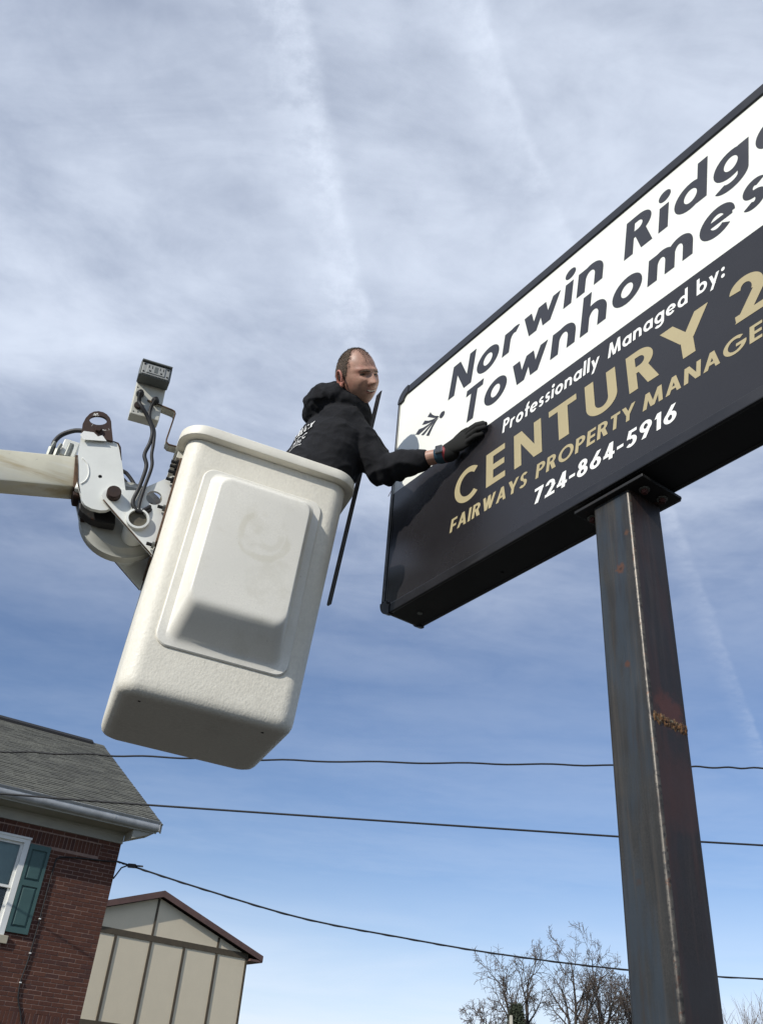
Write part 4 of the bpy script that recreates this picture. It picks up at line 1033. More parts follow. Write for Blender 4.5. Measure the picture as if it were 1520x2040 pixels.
# cuff ribbing
b = MB(); cu = [EL_R.lerp(WR_R, t) for t in (.64, .68, .72)]
b.limb([(cu[0], .047, .049), (cu[1], .048, .050), (cu[2], .045, .047)], UP, 24); pfix(b).build('cuff', M['cloth'], hoodie, smooth=True)
# back print, laid onto the cloth
prn = MB()
TO = PI_ @ (Vector((-.305, 3.07, 3.985)))
def lay(text, x0, x1, base, cap, W):
    for i, q in enumerate(word_quads(text, x0, x1, base, cap, W, .12)):
        vs = []
        for (px, pz) in fix(q):
            o_ = TO + RT * px + UP * pz - FD * .6
            loc, nrm, _, dist = bvh.ray_cast(o_, FD)
            if loc is None: break
            vs.append(loc - FD * (.0045 + .00002 * (i % 40)))
        else:
            prn.add(vs, [tuple(range(len(vs)))])
lay('YRLUX', -.02, .122, .012, .036, .22)
lay('TRIC,C', -.02, .092, -.032, .030, .21)
lay('57-2001', -.015, .072, -.055, .017, .2)
lay('ectric.com', -.015, .088, -.080, .016, .2)
prn.build('back_print', M['print'], hoodie)

# right glove, flat on the sign
def S(u, v, off): return SIGN @ Vector((u, .006 - off, v))
gv = MB()
gv.limb([(WR_R + (WR_R - EL_R).normalized() * .038, .034, .030), (S(.405, .583, .050), .033, .027), (S(.44, .592, .040), .039, .022), (S(.475, .600, .030), .045, .019), (S(.505, .603, .023), .040, .015)], UP, 22)
def finger(pts, rads): gv.limb([(S(*p), r_, r_) for p, r_ in zip(pts, rads)], UP, 14)
fr = (.0122, .0112, .0106, .0095)
finger([(.478, .632, .026), (.512, .637, .030), (.552, .640, .026), (.578, .640, .013)], fr)     # index
finger([(.480, .614, .026), (.518, .621, .033), (.562, .626, .029), (.592, .627, .013)], fr)     # middle
finger([(.482, .594, .026), (.518, .601, .033), (.562, .607, .028), (.590, .609, .013)], fr)     # ring
finger([(.478, .574, .025), (.510, .578, .030), (.545, .584, .025), (.570, .587, .012)], (.012, .011, .0105, .0095))   # little
finger([(.425, .612, .040), (.447, .634, .032), (.468, .652, .024), (.482, .664, .013)], (.016, .0145, .013, .0115))   # thumb
me = remesh(pfix(gv), .0022, 2, .5)
o = link('glove', me, M['glove'], person, True)
b = MB(); ax = (WR_R - EL_R).normalized()
c0 = WR_R + ax * .042
b.limb([(c0 - ax * .004, .037, .034), (c0 + ax * .010, .038, .035), (c0 + ax * .02, .036, .033)], UP, 22); pfix(b).build('glove_cuff', M['glove'], person, smooth=True)
# watch
wc = WR_R + ax * .018
side = (Vector((-.10, -1.0, .05)))                # face of the watch looks to the lens side and up
side = (side - ax * side.dot(ax)).normalized(); tang = ax.cross(side).normalized()
b = MB(); b.limb([(wc - ax * .011, .0345, .0375), (wc + ax * .011, .0345, .0375)], UP, 28); wb = pfix(b).build('watch_band', M['watch_band'], person, smooth=True)
b = MB(); b.limb([(wc + ax * .013, .0348, .0378), (wc + ax * .016, .0348, .0378)], UP, 28); pfix(b).build('band_edge', M['watch_red'], wb, smooth=True)
WM = Matrix((( ax.x, tang.x, side.x, 0), (ax.y, tang.y, side.y, 0), (ax.z, tang.z, side.z, 0), (0, 0, 0, 1)))
WM = Matrix.Translation(wc + side * .035) @ WM
b = MB(); b.box(-.0165, .0165, -.0195, .0195, -.004, .007, WM); pfix(b).build('watch_case', M['watch_case'], wb, bevel=.004, seg=3, auto=40)
b = MB(); b.box(-.0138, .0138, -.0168, .0168, .0068, .0085, WM); pfix(b).build('watch_screen', M['watch_glass'], wb, bevel=.0008)
# left glove closed round the strip
ST_T = Vector((-.0575, 2.998, 4.322)); ST_B = Vector((-.193, 3.439, 3.429))
sx_ = (ST_T - ST_B).normalized(); HG = ST_B.lerp(ST_T, .68)
gv = MB()
wl = (HG - WR_L).normalized()
gv.limb([(WR_L, .030, .028), (WR_L.lerp(HG, .45), .036, .024), (WR_L.lerp(HG, .8) - UP * .0, .042, .017)], sx_, 18)
nrm = sx_.cross(wl).normalized()
for k in range(4):
    o_ = HG + sx_ * (.030 - .020 * k) - wl * .02 + nrm * .016
    gv.limb([(o_ - wl * .012, .010, .010), (o_ + wl * .026 + nrm * .004, .0098, .0098), (o_ + wl * .042 - nrm * .014, .0095, .0095), (o_ + wl * .030 - nrm * .034, .009, .009)], sx_, 12)
gv.limb([(HG - wl * .03 - nrm * .012 + sx_ * .02, .012, .012), (HG - wl * .004 - nrm * .022 + sx_ * .034, .011, .011), (HG + wl * .022 - nrm * .020 + sx_ * .038, .010, .010)], sx_, 12)
me = remesh(pfix(gv), .0026, 2, .5); link('glove', me, M['glove'], person, True)
# trousers and boots inside the bucket
tr = MB()
tr.limb([(TORSO[0] + UP * .06, .165, .125), (TORSO[0] - UP * .02, .170, .13), (TORSO[0] - UP * .08, .15, .11)], RT, 26)
for sgn in (1, -1):
    hip = TORSO[0] + RT * (.085 * sgn); knee = Vector((-.47, 3.10, 3.13)) + RT * (.10 * sgn) + FD * .05; ank = Vector((-.52, 3.10, 2.82)) + RT * (.11 * sgn)
    tr.limb([(hip, .098, .104), (hip.lerp(knee, .5), .088, .092), (knee, .07, .073), (knee.lerp(ank, .4), .068, .072), (ank, .056, .06)], RT, 18)
me = remesh(pfix(tr), .008, 2, .5); link('trousers', me, M['denim'], person, True)
for sgn in (1, -1):
    ank = Vector((-.52, 3.10, 2.80)) + RT * (.11 * sgn)
    b = MB(); b.limb([(ank - FD * .05 - UP * .03, .042, .04), (ank + FD * .06 - UP * .035, .045, .036), (ank + FD * .14 - UP * .042, .042, .028)], RT, 16)
    b.limb([(ank + UP * .03, .048, .05), (ank - UP * .03, .045, .05)], RT, 16); pfix(b).build('boot', M['rubber'], person, smooth=True)

# loose trim strip he holds upright behind the bucket
strip = root('trim_strip', Matrix.Translation(ST_B), 'long thin dark metal trim strip held upright between bucket and sign', 'trim strip')
dv = ST_T - ST_B; ln = dv.length; zx = dv.normalized(); xx_ = (CR @ Vector((1, 0, 0))); xx_ = (xx_ - zx * xx_.dot(zx)).normalized(); yy_ = zx.cross(xx_)
SM = Matrix(((xx_.x, yy_.x, zx.x, 0), (xx_.y, yy_.y, zx.y, 0), (xx_.z, yy_.z, zx.z, 0), (0, 0, 0, 1)))
b = MB(); b.box(-.010, .010, -.0015, .0015, .012, ln - .03, SM)
b.prism([(-.010, ln - .03), (.010, ln - .03), (.010, ln), (.004, ln - .004)], -.0015, .0015, SM); b.prism([(-.010, .012), (.010, .012), (-.002, .0), (-.009, .003)], -.0015, .0015, SM)
b.build('strip_web', M['strip'], strip)
b = MB(); b.box(-.010, -.0075, .0015, .016, .014, ln - .03, SM); b.build('strip_flange', M['strip'], strip)

# ------------------------------------------------------------------ brick house
HOUSE = Matrix.Translation((-4.22724, 17.18780, 0)) @ Matrix.Rotation(R(31.619), 4, 'Z')
house = root('brick_house', HOUSE, 'dark red brick house with grey shingle roof and green shutters', 'house')
# local: x along the wall (corner at 0, house runs to -x), y into the house, z up
b = MB()
zt = 5.406
WX0, WX1, WZ0, WZ1 = -2.57, -1.612, 3.62, 5.165      # window opening
L = -10.0
b.box(L, WX0, .006, .3, 0, zt); b.box(WX1, -.004, .006, .3, 0, zt); b.box(WX0, WX1, .006, .3, 0, WZ0); b.box(WX0, WX1, .006, .3, WZ1, zt)
b.box(-.3, -.004, .3, 10.2, 0, zt)
wall = b.build('wall', M['mortar'], house)
# bricks one by one on the part of the wall in view
random.seed(11)
proto = {}
def brick_mesh(w, h, mi):
    key = (round(w, 3), round(h, 3), mi)
    if key not in proto:
        q = MB(); q.box(-w / 2, w / 2, 0, .03, -h / 2, h / 2)
        me = q.mesh('brick'); bm = bmesh.new(); bm.from_mesh(me)
        bmesh.ops.bevel(bm, geom=[e for e in bm.edges if all(v.co.y < .01 for v in e.verts)], offset=.003, segments=1, affect='EDGES')
        bm.to_mesh(me); bm.free(); me.materials.append(M['brick'][mi]); proto[key] = me
    return proto[key]
cells = []
CH, BL = .0677, .2135
def in_opening(x0, x1, z0, z1): return x1 > WX0 - .0 and x0 < WX1 + .0 and z1 > WZ0 - .125 and z0 < WZ1 + .0
row = 0; z = 0.02
soldiers = [(5.112, 5.323, -.36), (2.362, 2.573, -.22)]
zc = zt - CH / 2
while zc > .05:
    sold = next((s for s in soldiers if s[0] - .02 < zc < s[1] + .02), None)
    x = -.006 if row % 2 == 0 else -.006 + 0
    first = BL if row % 2 == 0 else BL / 2
    w = first
    while x > L + .3:
        x0, x1 = x - w + .010, x
        if sold and x0 < sold[2]:
            if x1 > sold[2] + .03: cells.append((sold[2], x1, zc - .0288, zc + .0288))
            break
        if x0 < WX0 < x1 and WZ0 - .12 < zc < WZ1: x0 = max(x0, x1 - w)
        if in_opening(x0, x1, zc - .028, zc + .028):
            if x1 > WX1 + .05 and x0 < WX1: cells.append((WX1 + .005, x1, zc - .0288, zc + .0288))
            elif x0 < WX0 - .05 and x1 > WX0: cells.append((x0, WX0 - .005, zc - .0288, zc + .0288))
        else: cells.append((x0, x1, zc - .0288, zc + .0288))
        x -= w; w = BL
    zc -= CH; row += 1
for z0, z1, xs in soldiers:
    x = xs - .012
    while x > L + .3:
        cells.append((x - .0575, x, z0 + .004, z1 - .004)); x -= .0677
def vis(c):                                           # rough test: inside the part of the wall the lens takes in
    return -2.35 < c[0] and c[2] > 2.2
seen = [c for c in cells if vis(c)]; rest = [c for c in cells if not vis(c)]
seen.sort(key=lambda c: -((c[1] - c[0]) * (c[3] - c[2])) - .0 * c[0] + .002 * abs(c[0]))
single, extra = seen[:298], seen[298:] + rest
for (x0, x1, z0, z1) in single:
    me = brick_mesh(x1 - x0, z1 - z0, random.choice((0, 0, 0, 1, 1, 2, 3)))
    o = bpy.data.objects.new('brick', me); COL.objects.link(o); o.parent = wall
    o.location = ((x0 + x1) / 2, random.uniform(-.002, .003), (z0 + z1) / 2); o.rotation_euler = (0, random.uniform(-.004, .004), 0)
b = MB()
for (x0, x1, z0, z1) in extra:
    b.mi = random.choice((0, 0, 0, 1, 1, 2, 3)); dy = random.uniform(-.002, .003)
    b.box(x0, x1, dy, .03, z0, z1)
o = b.build('brickwork', M['brick'], wall); o['kind'] = 'stuff'
# frieze, soffit, gutter
b = MB(); b.box(L, .012, -.022, .05, zt + .002, zt + .19); b.build('frieze', M['trim'], house)
b = MB(); b.box(L, .012, -.034, -.0225, zt + .150, zt + .19); b.build('frieze_moulding', M['trim'], house)
b = MB(); b.box(L, .40, -.47, .02, 5.598, 5.622); b.build('soffit', M['trim'], house)
b = MB(); b.prism([(.012, 5.44), (.40, 5.597), (.012, 5.597)], -.46, -.03); b.build('eave_return', M['trim'], house)
b = MB(); b.box(L, .44, -.485, -.47, 5.598, 5.79); b.build('fascia', M['trim'], house)
gp = [(-.488, 5.625), (-.535, 5.630), (-.570, 5.662), (-.583, 5.72), (-.572, 5.755), (-.600, 5.785), (-.604, 5.800), (-.594, 5.800), (-.585, 5.785), (-.567, 5.762), (-.572, 5.72), (-.560, 5.668), (-.530, 5.640), (-.488, 5.636)]
b = MB(); b.loft([[Vector((x, p[0], p[1])) for p in gp] for x in (L, -.42, -.414, .455)]); b.box(.45, .455, -.595, -.488, 5.635, 5.79); gut = b.build('gutter', M['gutter'], house, auto=50)
b = MB(); b.loft([[Vector((x, p[0] - .003, p[1] - .002)) for p in gp] for x in (-.43, -.40)]); b.build('gutter_joint', M['gutter'], gut, auto=50)
random.seed(5)
for k in range(14):
    x = random.uniform(-2.6, .35); l = random.uniform(.06, .35)
    b = MB(); b.box(x - l, x, -.600, -.588, 5.797, 5.803); b.build('ice_edge' if False else 'gutter_bead', M['white_vinyl'], gut)
# roof slopes with shingle courses
E0 = Vector((0, -.50, 5.775)); RG = Vector((0, 4.78, 8.62)); sl = (RG - E0); SLN = sl.length; sl.normalize(); rn = Vector((0, -sl.z, sl.y))
RX = .53
b = MB()
b.add([(L, E0.y, E0.z - .02), (RX, E0.y, E0.z - .02), (RX, RG.y, RG.z - .02), (L, RG.y, RG.z - .02), (L, 2 * RG.y - E0.y, E0.z - .02), (RX, 2 * RG.y - E0.y, E0.z - .02)], [(0, 1, 2, 3), (3, 2, 5, 4)])
roof = b.build('roof', M['shingle_d'], house)
b = MB(); nC = int(SLN / .127); random.seed(9)
for i in range(nC + 1):
    s0 = i * SLN / (nC + .5); x = RX + (.0 if i % 2 else -.0) + .0
    x = RX; first = True
    while x > -5.2:
        w = random.choice((.17, .22, .25, .30, .33)); 
        if first: w = .12 + .1 * (i % 3); first = False
        lift = random.uniform(.008, .016); b.mi = random.choice((0, 0, 1))
        p0 = E0 + sl * (s0 - .01 + random.uniform(-.003, .003)); p1 = E0 + sl * (s0 + .15)
        a0 = p0 + rn * lift; a1 = p1 + rn * .002; lo = p0 - rn * .004
        x0, x1 = x - w + .006, x
        b.add([(x0, a0.y, a0.z), (x1, a0.y, a0.z), (x1, a1.y, a1.z), (x0, a1.y, a1.z), (x0, lo.y, lo.z), (x1, lo.y, lo.z)], [(0, 1, 2, 3), (4, 5, 1, 0), (5, 2, 1), (4, 0, 3)])
        x -= w
o = b.build('shingles', [M['shingle'], M['shingle_d']], roof); o['kind'] = 'stuff'
b = MB(); b.prism([(RG.y - .19, RG.z - .10), (RG.y - .18, RG.z - .03), (RG.y, RG.z + .075), (RG.y + .18, RG.z - .03), (RG.y + .19, RG.z - .10)], 0, 1, Matrix(((0, 1, 0, 0), (1, 0, 0, 0), (0, 0, 1, 0), (0, 0, 0, 1))) @ Matrix.Identity(4))
b.v = [(L + (.26 - L) * p[0], p[1], p[2]) if False else p for p in b.v]
b.v = [(L + (.22 - L) * p[0], p[1], p[2]) for p in b.v]
b.build('ridge_vent', M['vent'], roof)
b = MB(); b.add([(.20, RG.y - .16, RG.z - .085), (RX + .01, RG.y - .16, RG.z - .085), (RX + .01, RG.y, RG.z + .012), (.20, RG.y, RG.z + .012), (RX + .01, RG.y + .16, RG.z - .085), (.20, RG.y + .16, RG.z - .085)], [(0, 1, 2, 3), (3, 2, 4, 5)]); b.build('ridge_cap', M['shingle'], roof)
# rake boards and gable
b = MB()
for (ya, yb) in ((E0.y, RG.y), (2 * RG.y - E0.y, RG.y)):
    b.add([(RX - .03, ya, E0.z - .16), (RX - .008, ya, E0.z - .16), (RX - .008, ya, E0.z - .012), (RX - .03, ya, E0.z - .012), (RX - .03, yb, RG.z - .16), (RX - .008, yb, RG.z - .16), (RX - .008, yb, RG.z - .012), (RX - .03, yb, RG.z - .012)],
          [(0, 1, 2, 3), (7, 6, 5, 4), (0, 4, 5, 1), (1, 5, 6, 2), (2, 6, 7, 3), (3, 7, 4, 0)])
b.build('rake_board', M['trim'], house)
b = MB(); b.add([(-.02, 0.02, zt), (-.02, 2 * RG.y - .02, zt), (-.02, RG.y, RG.z - .25)], [(0, 1, 2)]); b.build('gable_wall', M['trim'], house)
# window, shutters, sill
win = MB(); win.box(WX0, WX1, .10, .13, WZ0, WZ1); win = win.build('window', M['room'], house)
b = MB(); fw = .095
b.box(WX0, WX0 + fw, -.03, .09, WZ0 + .0, WZ1); b.box(WX1 - fw, WX1, -.03, .09, WZ0, WZ1); b.box(WX0 + fw, WX1 - fw, -.03, .09, WZ1 - .085, WZ1); b.box(WX0 + fw, WX1 - fw, -.02, .09, WZ0, WZ0 + .05)
b.box(WX0 - .012, WX1 + .012, -.045, -.0305, WZ1 - .025, WZ1 + .012)
b.build('window_frame', M['win_white'], win)
b = MB(); zm = 4.36; sf = .045
b.box(WX0 + fw, WX1 - fw, .015, .06, zm - .02, zm + .02); b.box(WX0 + fw, WX0 + fw + sf, .02, .06, zm + .02, WZ1 - .085); b.box(WX1 - fw - sf, WX1 - fw, .02, .06, zm + .02, WZ1 - .085); b.box(WX0 + fw + sf, WX1 - fw - sf, .02, .06, WZ1 - .125, WZ1 - .085)
b.box(WX0 + fw, WX0 + fw + sf, .045, .08, WZ0 + .05, zm - .02); b.box(WX1 - fw - sf, WX1 - fw, .045, .08, WZ0 + .05, zm - .02); b.box(WX0 + fw + sf, WX1 - fw - sf, .045, .08, WZ0 + .05, WZ0 + .10)
b.build('sash', M['win_white'], win)
for za, zb, yy in ((zm + .02, WZ1 - .12, .035), (WZ0 + .09, zm - .02, .062)):
    b = MB(); b.box(WX0 + fw + .02, WX1 - fw - .02, yy, yy + .004, za, zb); b.build('pane', M['glass'], win)
b = MB(); b.box(WX0 + fw, WX1 - fw, .088, .092, zm - .01, WZ1 - .1); b.build('blind', M['blind'], win)
b = MB(); b.box(WX0 - .08, WX1 + .08, -.055, .10, WZ0 - .124, WZ0 - .002); b.build('sill', M['sill'], win, bevel=.006)
for (sx0, sx1) in ((-1.602, -1.234), (-2.952, -2.584)):
    z0, z1 = 3.678, 5.088; zmid = 4.455
    b = MB(); b.box(sx0, sx0 + .05, -.042, -.008, z0, z1); b.box(sx1 - .05, sx1, -.042, -.008, z0, z1); b.box(sx0 + .05, sx1 - .05, -.042, -.008, z0, z0 + .085); b.box(sx0 + .05, sx1 - .05, -.042, -.008, z1 - .085, z1); b.box(sx0 + .05, sx1 - .05, -.042, -.008, zmid - .045, zmid + .045)
    b.box(sx0 + .05, sx1 - .05, -.016, -.008, z0 + .085, z1 - .085)
    sh = b.build('shutter', M['shutter'], house)
    for za, zb in ((z0 + .085, zmid - .045), (zmid + .045, z1 - .085)):
        b = MB(); b.loft([[Vector(p) for p in ((sx0 + .05 + i_, y_, za + i_), (sx1 - .05 - i_, y_, za + i_), (sx1 - .05 - i_, y_, zb - i_), (sx0 + .05 + i_, y_, zb - i_))] for i_, y_ in ((.022, -.0162), (.024, -.026), (.042, -.036))]); b.build('shutter_panel', M['shutter'], sh)

# cable run clipped to the brick wall
cab = root('wall_cable', HOUSE, 'thin black cable clipped down the brick wall beside the green shutter', 'cable')
b = MB(); b.tube(spline([(-.02, -.03, 5.09), (-.25, -.02, 5.06), (-.6, -.018, 5.03), (-.95, -.018, 4.99), (-1.06, -.018, 4.95), (-1.10, -.018, 4.86), (-1.105, -.018, 4.3), (-1.10, -.018, 3.8), (-1.11, -.018, 3.3), (-1.135, -.018, 3.0), (-1.10, -.018, 2.75), (-.98, -.018, 2.5), (-.92, -.018, 2.2), (-.92, -.018, 1.0), (-.92, -.018, .1)], 6), .012, 8); b.build('cable_run', M['wire'], cab, smooth=True)
for z_, x_ in ((3.95, -1.10), (3.42, -1.107), (2.98, -1.135)):
    b = MB(); b.box(x_ - .016, x_ + .016, -.034, -.004, z_ - .008, z_ + .008); b.build('cable_clip', M['white_vinyl'], cab)

# ------------------------------------------------------------------ half-timbered house
TH = Matrix.Translation((-3.17306, 33.85161, 0)) @ Matrix.Rotation(R(35.753), 4, 'Z')
tud = root('timbered_house', TH, 'beige gabled house with dark brown timber strips behind the brick house', 'house')
PKX, PKZ, SLP = -3.62, 7.10, .335
def gz(x): return PKZ - abs(x - PKX) * SLP
XW = 2 * PKX
b = MB(); b.prism([(XW, 0), (0, 0), (0, gz(0) - .05), (PKX, PKZ - .05), (XW, gz(XW) - .05)], .02, 9.0); b.build('wall', M['stucco'], tud)
stud = [-7.24 + .0, -6.10, -4.88, -3.652, -2.447, -1.215, -.045]
tw = .040
Z1, Z2, Z3 = 3.36, 5.735, 5.905
for i in range(6):
    x0, x1 = stud[i] + tw, stud[i + 1] - tw
    b = MB(); b.box(x0, x1, .004, .02, Z1, Z2); b.build('stucco_panel', M['stucco'], tud)
    b = MB(); b.box(x0, x1, .004, .02, .3, Z1 - .17); b.build('stucco_panel', M['stucco'], tud)
for x0, x1 in ((-6.10 + tw, -3.652 - tw), (-3.652 + tw, -1.215 - tw), (-1.215 + tw, -.2)):
    top = [(x1, gz(x1) - .06)] + ([(PKX, PKZ - .06)] if x0 < PKX < x1 else []) + [(x0, gz(x0) - .06)]
    b = MB(); b.prism([(x0, Z3), (x1, Z3)] + top, .004, .02); b.build('stucco_panel', M['stucco'], tud)
for x in stud:
    b = MB(); b.box(x - tw, x + tw, -.022, .02, .2, Z2 + .002); b.build('timber_stud', M['timber'], tud)
for x in (-6.10, -3.652, -1.215):
    b = MB(); b.box(x - tw * .8, x + tw * .8, -.021, .02, Z3 - .002, gz(x) - .07); b.build('timber_stud', M['timber'], tud)
for z0, z1 in ((Z2, Z3), (Z1 - .17, Z1)):
    b = MB(); b.box(XW - .02, .012, -.026, .02, z0, z1); b.build('timber_rail', M['timber'], tud)
OV = .20
for sg in (1, -1):
    xe = PKX + sg * (abs(PKX) + .49); ze = PKZ + .12 - abs(xe - PKX) * SLP
    b = MB(); b.add([(PKX, -OV, PKZ + .12), (xe, -OV, ze), (xe, 9.3, ze), (PKX, 9.3, PKZ + .12), (PKX, -OV, PKZ + .02), (xe, -OV, ze - .10), (xe, 9.3, ze - .10), (PKX, 9.3, PKZ + .02)],
                    [(0, 1, 2, 3), (7, 6, 5, 4), (0, 4, 5, 1), (1, 5, 6, 2), (2, 6, 7, 3)]); b.build('roof', M['roof_brown'], tud)
    b = MB(); b.add([(PKX, -OV - .02, PKZ + .16), (xe, -OV - .02, ze + .04), (xe, -OV - .02, ze - .14), (PKX, -OV - .02, PKZ - .04), (PKX, -OV - .001, PKZ + .16), (xe, -OV - .001, ze + .04), (xe, -OV - .001, ze - .14), (PKX, -OV - .001, PKZ - .04)],
                    [(0, 1, 2, 3)[::-1], (4, 5, 6, 7), (0, 1, 5, 4), (1, 2, 6, 5), (2, 3, 7, 6), (3, 0, 4, 7)]); b.build('barge_board', M['fascia'], tud)
    b = MB(); b.box(min(xe, xe - sg * .48), max(xe, xe - sg * .48), -OV + .002, 9.2, ze - .17, ze - .102); b.build('eave_box', M['fascia'], tud)

# ------------------------------------------------------------------ overhead wires
def wire(label, pts, r, wav=0.0, n=6, twist=None, name='overhead_wire'):
    P = spline(pts, 30)
    if wav: P = [p + Vector((0, 0, wav * math.sin(i * .9) + wav * .7 * mnoise.noise(Vector((i * .31, 2, 5))))) for i, p in enumerate(P)]
    t = root(name, Matrix.Translation(P[0]), label, 'wire', 'overhead wires')
    m = Matrix.Translation(-P[0])
    b = MB(); b.tube([m @ p for p in P], r, n); c = b.build('conductor', M['wire'], t, smooth=True)
    if twist:
        b = MB(); b.tube([m @ p + Vector((0, .6 * twist * math.cos(i * .8), twist * math.sin(i * .8) - twist)) for i, p in enumerate(P)], r * .7, n); b.build('messenger', M['wire'], t, smooth=True)
    return t
def far(p, k): return (p[0] * k, p[1] * k, 1.6 + (p[2] - 1.6) * k)
k1 = 1.55
wire('wavy overhead wire, highest of the three, crossing the shingle roof top', [far(p, k1) for p in ((-9, 9.0, 4.06), (-4.66, 9, 4.31), (-3.65, 9, 4.38), (-1, 9, 4.54), (2.64, 9, 4.82), (4.26, 9, 4.94), (5.78, 9, 5.05), (11, 9, 5.5))], .0145, .010)
k2 = 1.62
wire('straight overhead wire running just above the grey gutter', [far(p, k2) for p in ((-9, 8, 3.66), (-4.01, 8, 3.68), (-3.13, 8, 3.70), (-1.8, 8, 3.72), (2.35, 8, 3.82), (3.67, 8, 3.86), (4.94, 8, 3.90), (10, 8, 4.12))], .0145, .0)
t3 = wire('sagging service wire from the brick house corner towards the bare trees', [(-4.22, 17.14, 5.09), (-3.95, 17.2, 5.045), (-2.68, 17.5, 4.83), (-.8, 18, 4.57), (1.13, 18.5, 4.47), (3.14, 19, 4.41), (5.78, 19.6, 4.43), (8.8, 20.2, 4.58), (12.26, 21, 4.91), (19, 22.5, 5.9)], .0165, .0, 6, .006)
b = MB(); b.box(.20, .34, .02, .08, -.075, -.01); b.box(.33, .47, .05, .08, -.045, -.02); b.build('wire_clamp', M['steel_dark'], t3)
b = MB(); b.tube([(.0, .0, -.30), (.10, .01, -.10), (.25, .03, -.02)], .014, 6); b.build('drip_loop', M['wire'], t3, smooth=True)

# ------------------------------------------------------------------ bare trees
def grow(seed, height, spread, trunk_r, fork=0.46, lean=0.0):
    """open winter crown: a few sinuous limbs, side branches along them, curly twigs at the ends"""
    rnd = random.Random(seed); wood = MB(); twig = MB()
    def walk(p, d, ln, r0, r1, seg, kink, up):
        pts = [p.copy()]; rads = [r0]; dirs = [d.copy()]
        for i in range(seg):
            d = (d + Vector((rnd.uniform(-1, 1), rnd.uniform(-1, 1), rnd.uniform(-1, 1))) * kink + Vector((0, 0, up))).normalized()
            p = p + d * (ln / seg); pts.append(p.copy()); rads.append(r0 + (r1 - r0) * (i + 1) / seg); dirs.append(d.copy())
        return pts, rads, dirs
    cfg = ((10, .20, .05, 8), (7, .30, .05, 7), (5, .42, .03, 7), (4, .5, .01, 0))
    def branch(p, d, ln, r, lev):
        seg, kink, up, kids = cfg[lev]
        pts, rads, dirs = walk(p, d, ln, r, max(.009, r * (.16, .2, .3, .4)[lev]), seg, kink, up)
        (wood if lev < 2 else twig).tube(pts, rads, (7, 5, 3, 3)[lev], cap=False)
        for k in range(kids):
            t = (.30 if lev == 0 else .22) + (.98 - .25) * (k + rnd.random() * .8) / kids; t = min(t, .99)
            i = min(seg - 1, int(t * seg)); kp = pts[i].lerp(pts[i + 1], t * seg - i); kd = dirs[i + 1]
            a = rnd.uniform(0, 6.283); s_ = kd.cross(Vector((math.cos(a), math.sin(a), rnd.uniform(-.4, .4))))
            if s_.length < .05: continue
            ang = rnd.uniform(.55, 1.05) * (1 if lev else spread)
            branch(kp, (kd * math.cos(ang) + s_.normalized() * math.sin(ang)).normalized(), ln * rnd.uniform(.34, .58) * (1.2 - .5 * t), max(.014, rads[i] * rnd.uniform(.55, .72)), lev + 1)
    top = Vector((lean * height, 0, height * fork))
    pts, rads, dirs = walk(Vector((0, 0, 0)), Vector((lean, 0, 1)).normalized(), top.length, trunk_r * 1.25, trunk_r, 5, .05, .05)
    wood.tube(pts, rads, 9, cap=False)
    nl = 4
    for k in range(nl):
        a = 2 * math.pi * k / nl + rnd.uniform(-.6, .6); t = rnd.uniform(.20, .50) * spread
        branch(pts[-1] - Vector((0, 0, rnd.uniform(0, 1.6))), Vector((math.sin(t) * math.cos(a), math.sin(t) * math.sin(a), math.cos(t))), height * rnd.uniform(.40, .56), trunk_r * rnd.uniform(.55, .75), 0)
    return wood, twig


def tree(name, label, x, y, seed, height, **kw):
    t = root(name, Matrix.Translation((x, y, 0)), label, 'tree', 'bare trees behind the post')
    w, tw_ = grow(seed, height, **kw)
    top = max(p[2] for p in tw_.v); s = height / top
    for m_ in (w, tw_): m_.v = [(p[0] * s, p[1] * s, p[2] * s) for p in m_.v]
    w.build('trunk', M['bark'], t, smooth=True); tw_.build('crown', M['twig'], t)
    return t
TD = 62 / 70
def tp(p): return p[0] * TD, p[1] * TD, 1.6 + (p[2] - 1.6) * TD
for nm, lab, px, topz, seed, kw in (
    ('bare_tree', 'bare tree leaning over the small white post and dark evergreen', (13.4, 70), 13.4, 28, dict(spread=.75, trunk_r=.26, lean=-.02)),
    ('bare_tree', 'spreading bare tree in the middle of the group, beside the steel post', (16.6, 70), 14.0, 33, dict(spread=.85, trunk_r=.26, lean=.02)),
    ('bare_tree', 'tallest bare tree of the group with an upright slim crown', (19.3, 71), 14.9, 45, dict(spread=.72, trunk_r=.22, lean=.02)),
    ('bare_tree', 'small low bare tree at the far end of the group from the steel post', (9.9, 70), 9.2, 52, dict(spread=1.0, trunk_r=.15)),
    ('bare_tree', 'bare tree half hidden behind the steel post', (21.9, 72), 12.0, 64, dict(spread=.9, trunk_r=.2))):
    x, y, zt_ = tp((px[0], px[1], topz)); tree(nm, lab, x, y, seed, zt_, **kw)


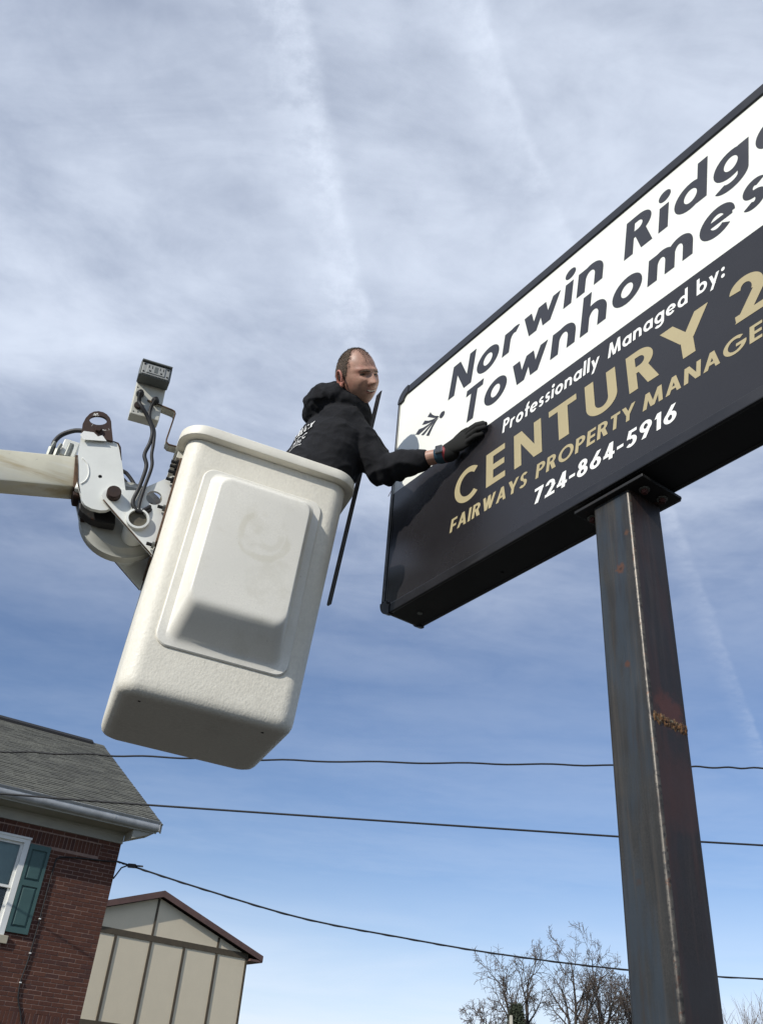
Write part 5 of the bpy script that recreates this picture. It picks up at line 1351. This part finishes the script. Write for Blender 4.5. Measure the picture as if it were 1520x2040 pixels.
def thicket(label, x, y, w, h, n, seed):
    rnd = random.Random(seed); t = root('leafless_bush', Matrix.Translation((x, y, 0)), label, 'bush')
    s = MB(); tw_ = MB()
    for k in range(n):
        bx = rnd.gauss(0, w * .3); by = rnd.uniform(-1.2, 1.2); hh = h * rnd.uniform(.62, 1.0) * (1 - .35 * min(1, abs(bx) / w)); ln = rnd.uniform(-.22, .22) + bx * .05
        p = [Vector((bx + ln * hh * q * q, by, hh * q)) for q in (0, .35, .7, 1)]
        s.tube(p, [.045, .03, .018, .006], 3, cap=False)
        for j in range(9):
            q = rnd.uniform(.35, .97); a = Vector((bx + ln * hh * q * q, by, hh * q)); d = Vector((rnd.uniform(-.6, .6), rnd.uniform(-.4, .4), rnd.uniform(.5, 1.1))) * (h * .13)
            tw_.tube([a, a + d * .5 + Vector((rnd.uniform(-.1, .1), 0, 0)), a + d], [.014, .009, .004], 3, cap=False)
    s.build('stems', M['brush'], t); tw_.build('crown', M['brush'], t); return t
x, y, z_ = tp((17.6, 68, 9.1)); thicket('wide brown leafless thicket at the foot of the bare trees', x, y, 2.4, z_ * .80, 90, 5)
x, y, z_ = tp((21.2, 67, 10.2)); thicket('taller brown leafless thicket against the steel post', x, y, 2.4, z_ * .84, 120, 6)
x, y, z_ = tp((30.0, 70, 11.4)); thicket('leafless brush on its own past the far side of the steel post', x, y, 3.0, z_, 190, 8)
# small dark evergreen and the pale post in front of it
x, y, z_ = tp((12.2, 68, 8.6))
t = root('evergreen_bush', Matrix.Translation((x, y, 0)), 'small dark evergreen below the bare trees', 'evergreen')
rnd = random.Random(4); b = MB()
for k in range(2600):
    q = rnd.random() ** .6; hgt = z_ * (.25 + .75 * q); rad = 1.15 * (1.08 - q) ** .6 * rnd.random() ** .4; a = rnd.uniform(0, 6.283)
    c = Vector((rad * math.cos(a), rad * math.sin(a), hgt)); d = Vector((rnd.uniform(-1, 1), rnd.uniform(-1, 1), rnd.uniform(-.3, 1))).normalized() * .28; s_ = d.cross(Vector((rnd.uniform(-1, 1), rnd.uniform(-1, 1), .3))).normalized() * .05
    b.add([c - s_, c + s_, c + d], [(0, 1, 2)])
b.build('crown', M['needles'], t); b = MB(); b.tube([(0, 0, 0), (0, 0, z_ * .8)], [.14, .04], 7); b.build('trunk', M['bark'], t)
x, y, z_ = tp((11.15, 64, 7.55))
t = root('wooden_post', Matrix.Translation((x, y, 0)), 'short pale weathered post in front of the small evergreen', 'post')
b = MB(); b.box(-.085, .085, -.085, .085, 0, z_); b.build('post_shaft', M['whitepost'], t, bevel=.02); b = MB(); b.box(-.06, .06, -.06, .06, z_, z_ + .05); b.build('post_top', M['whitepost'], t)
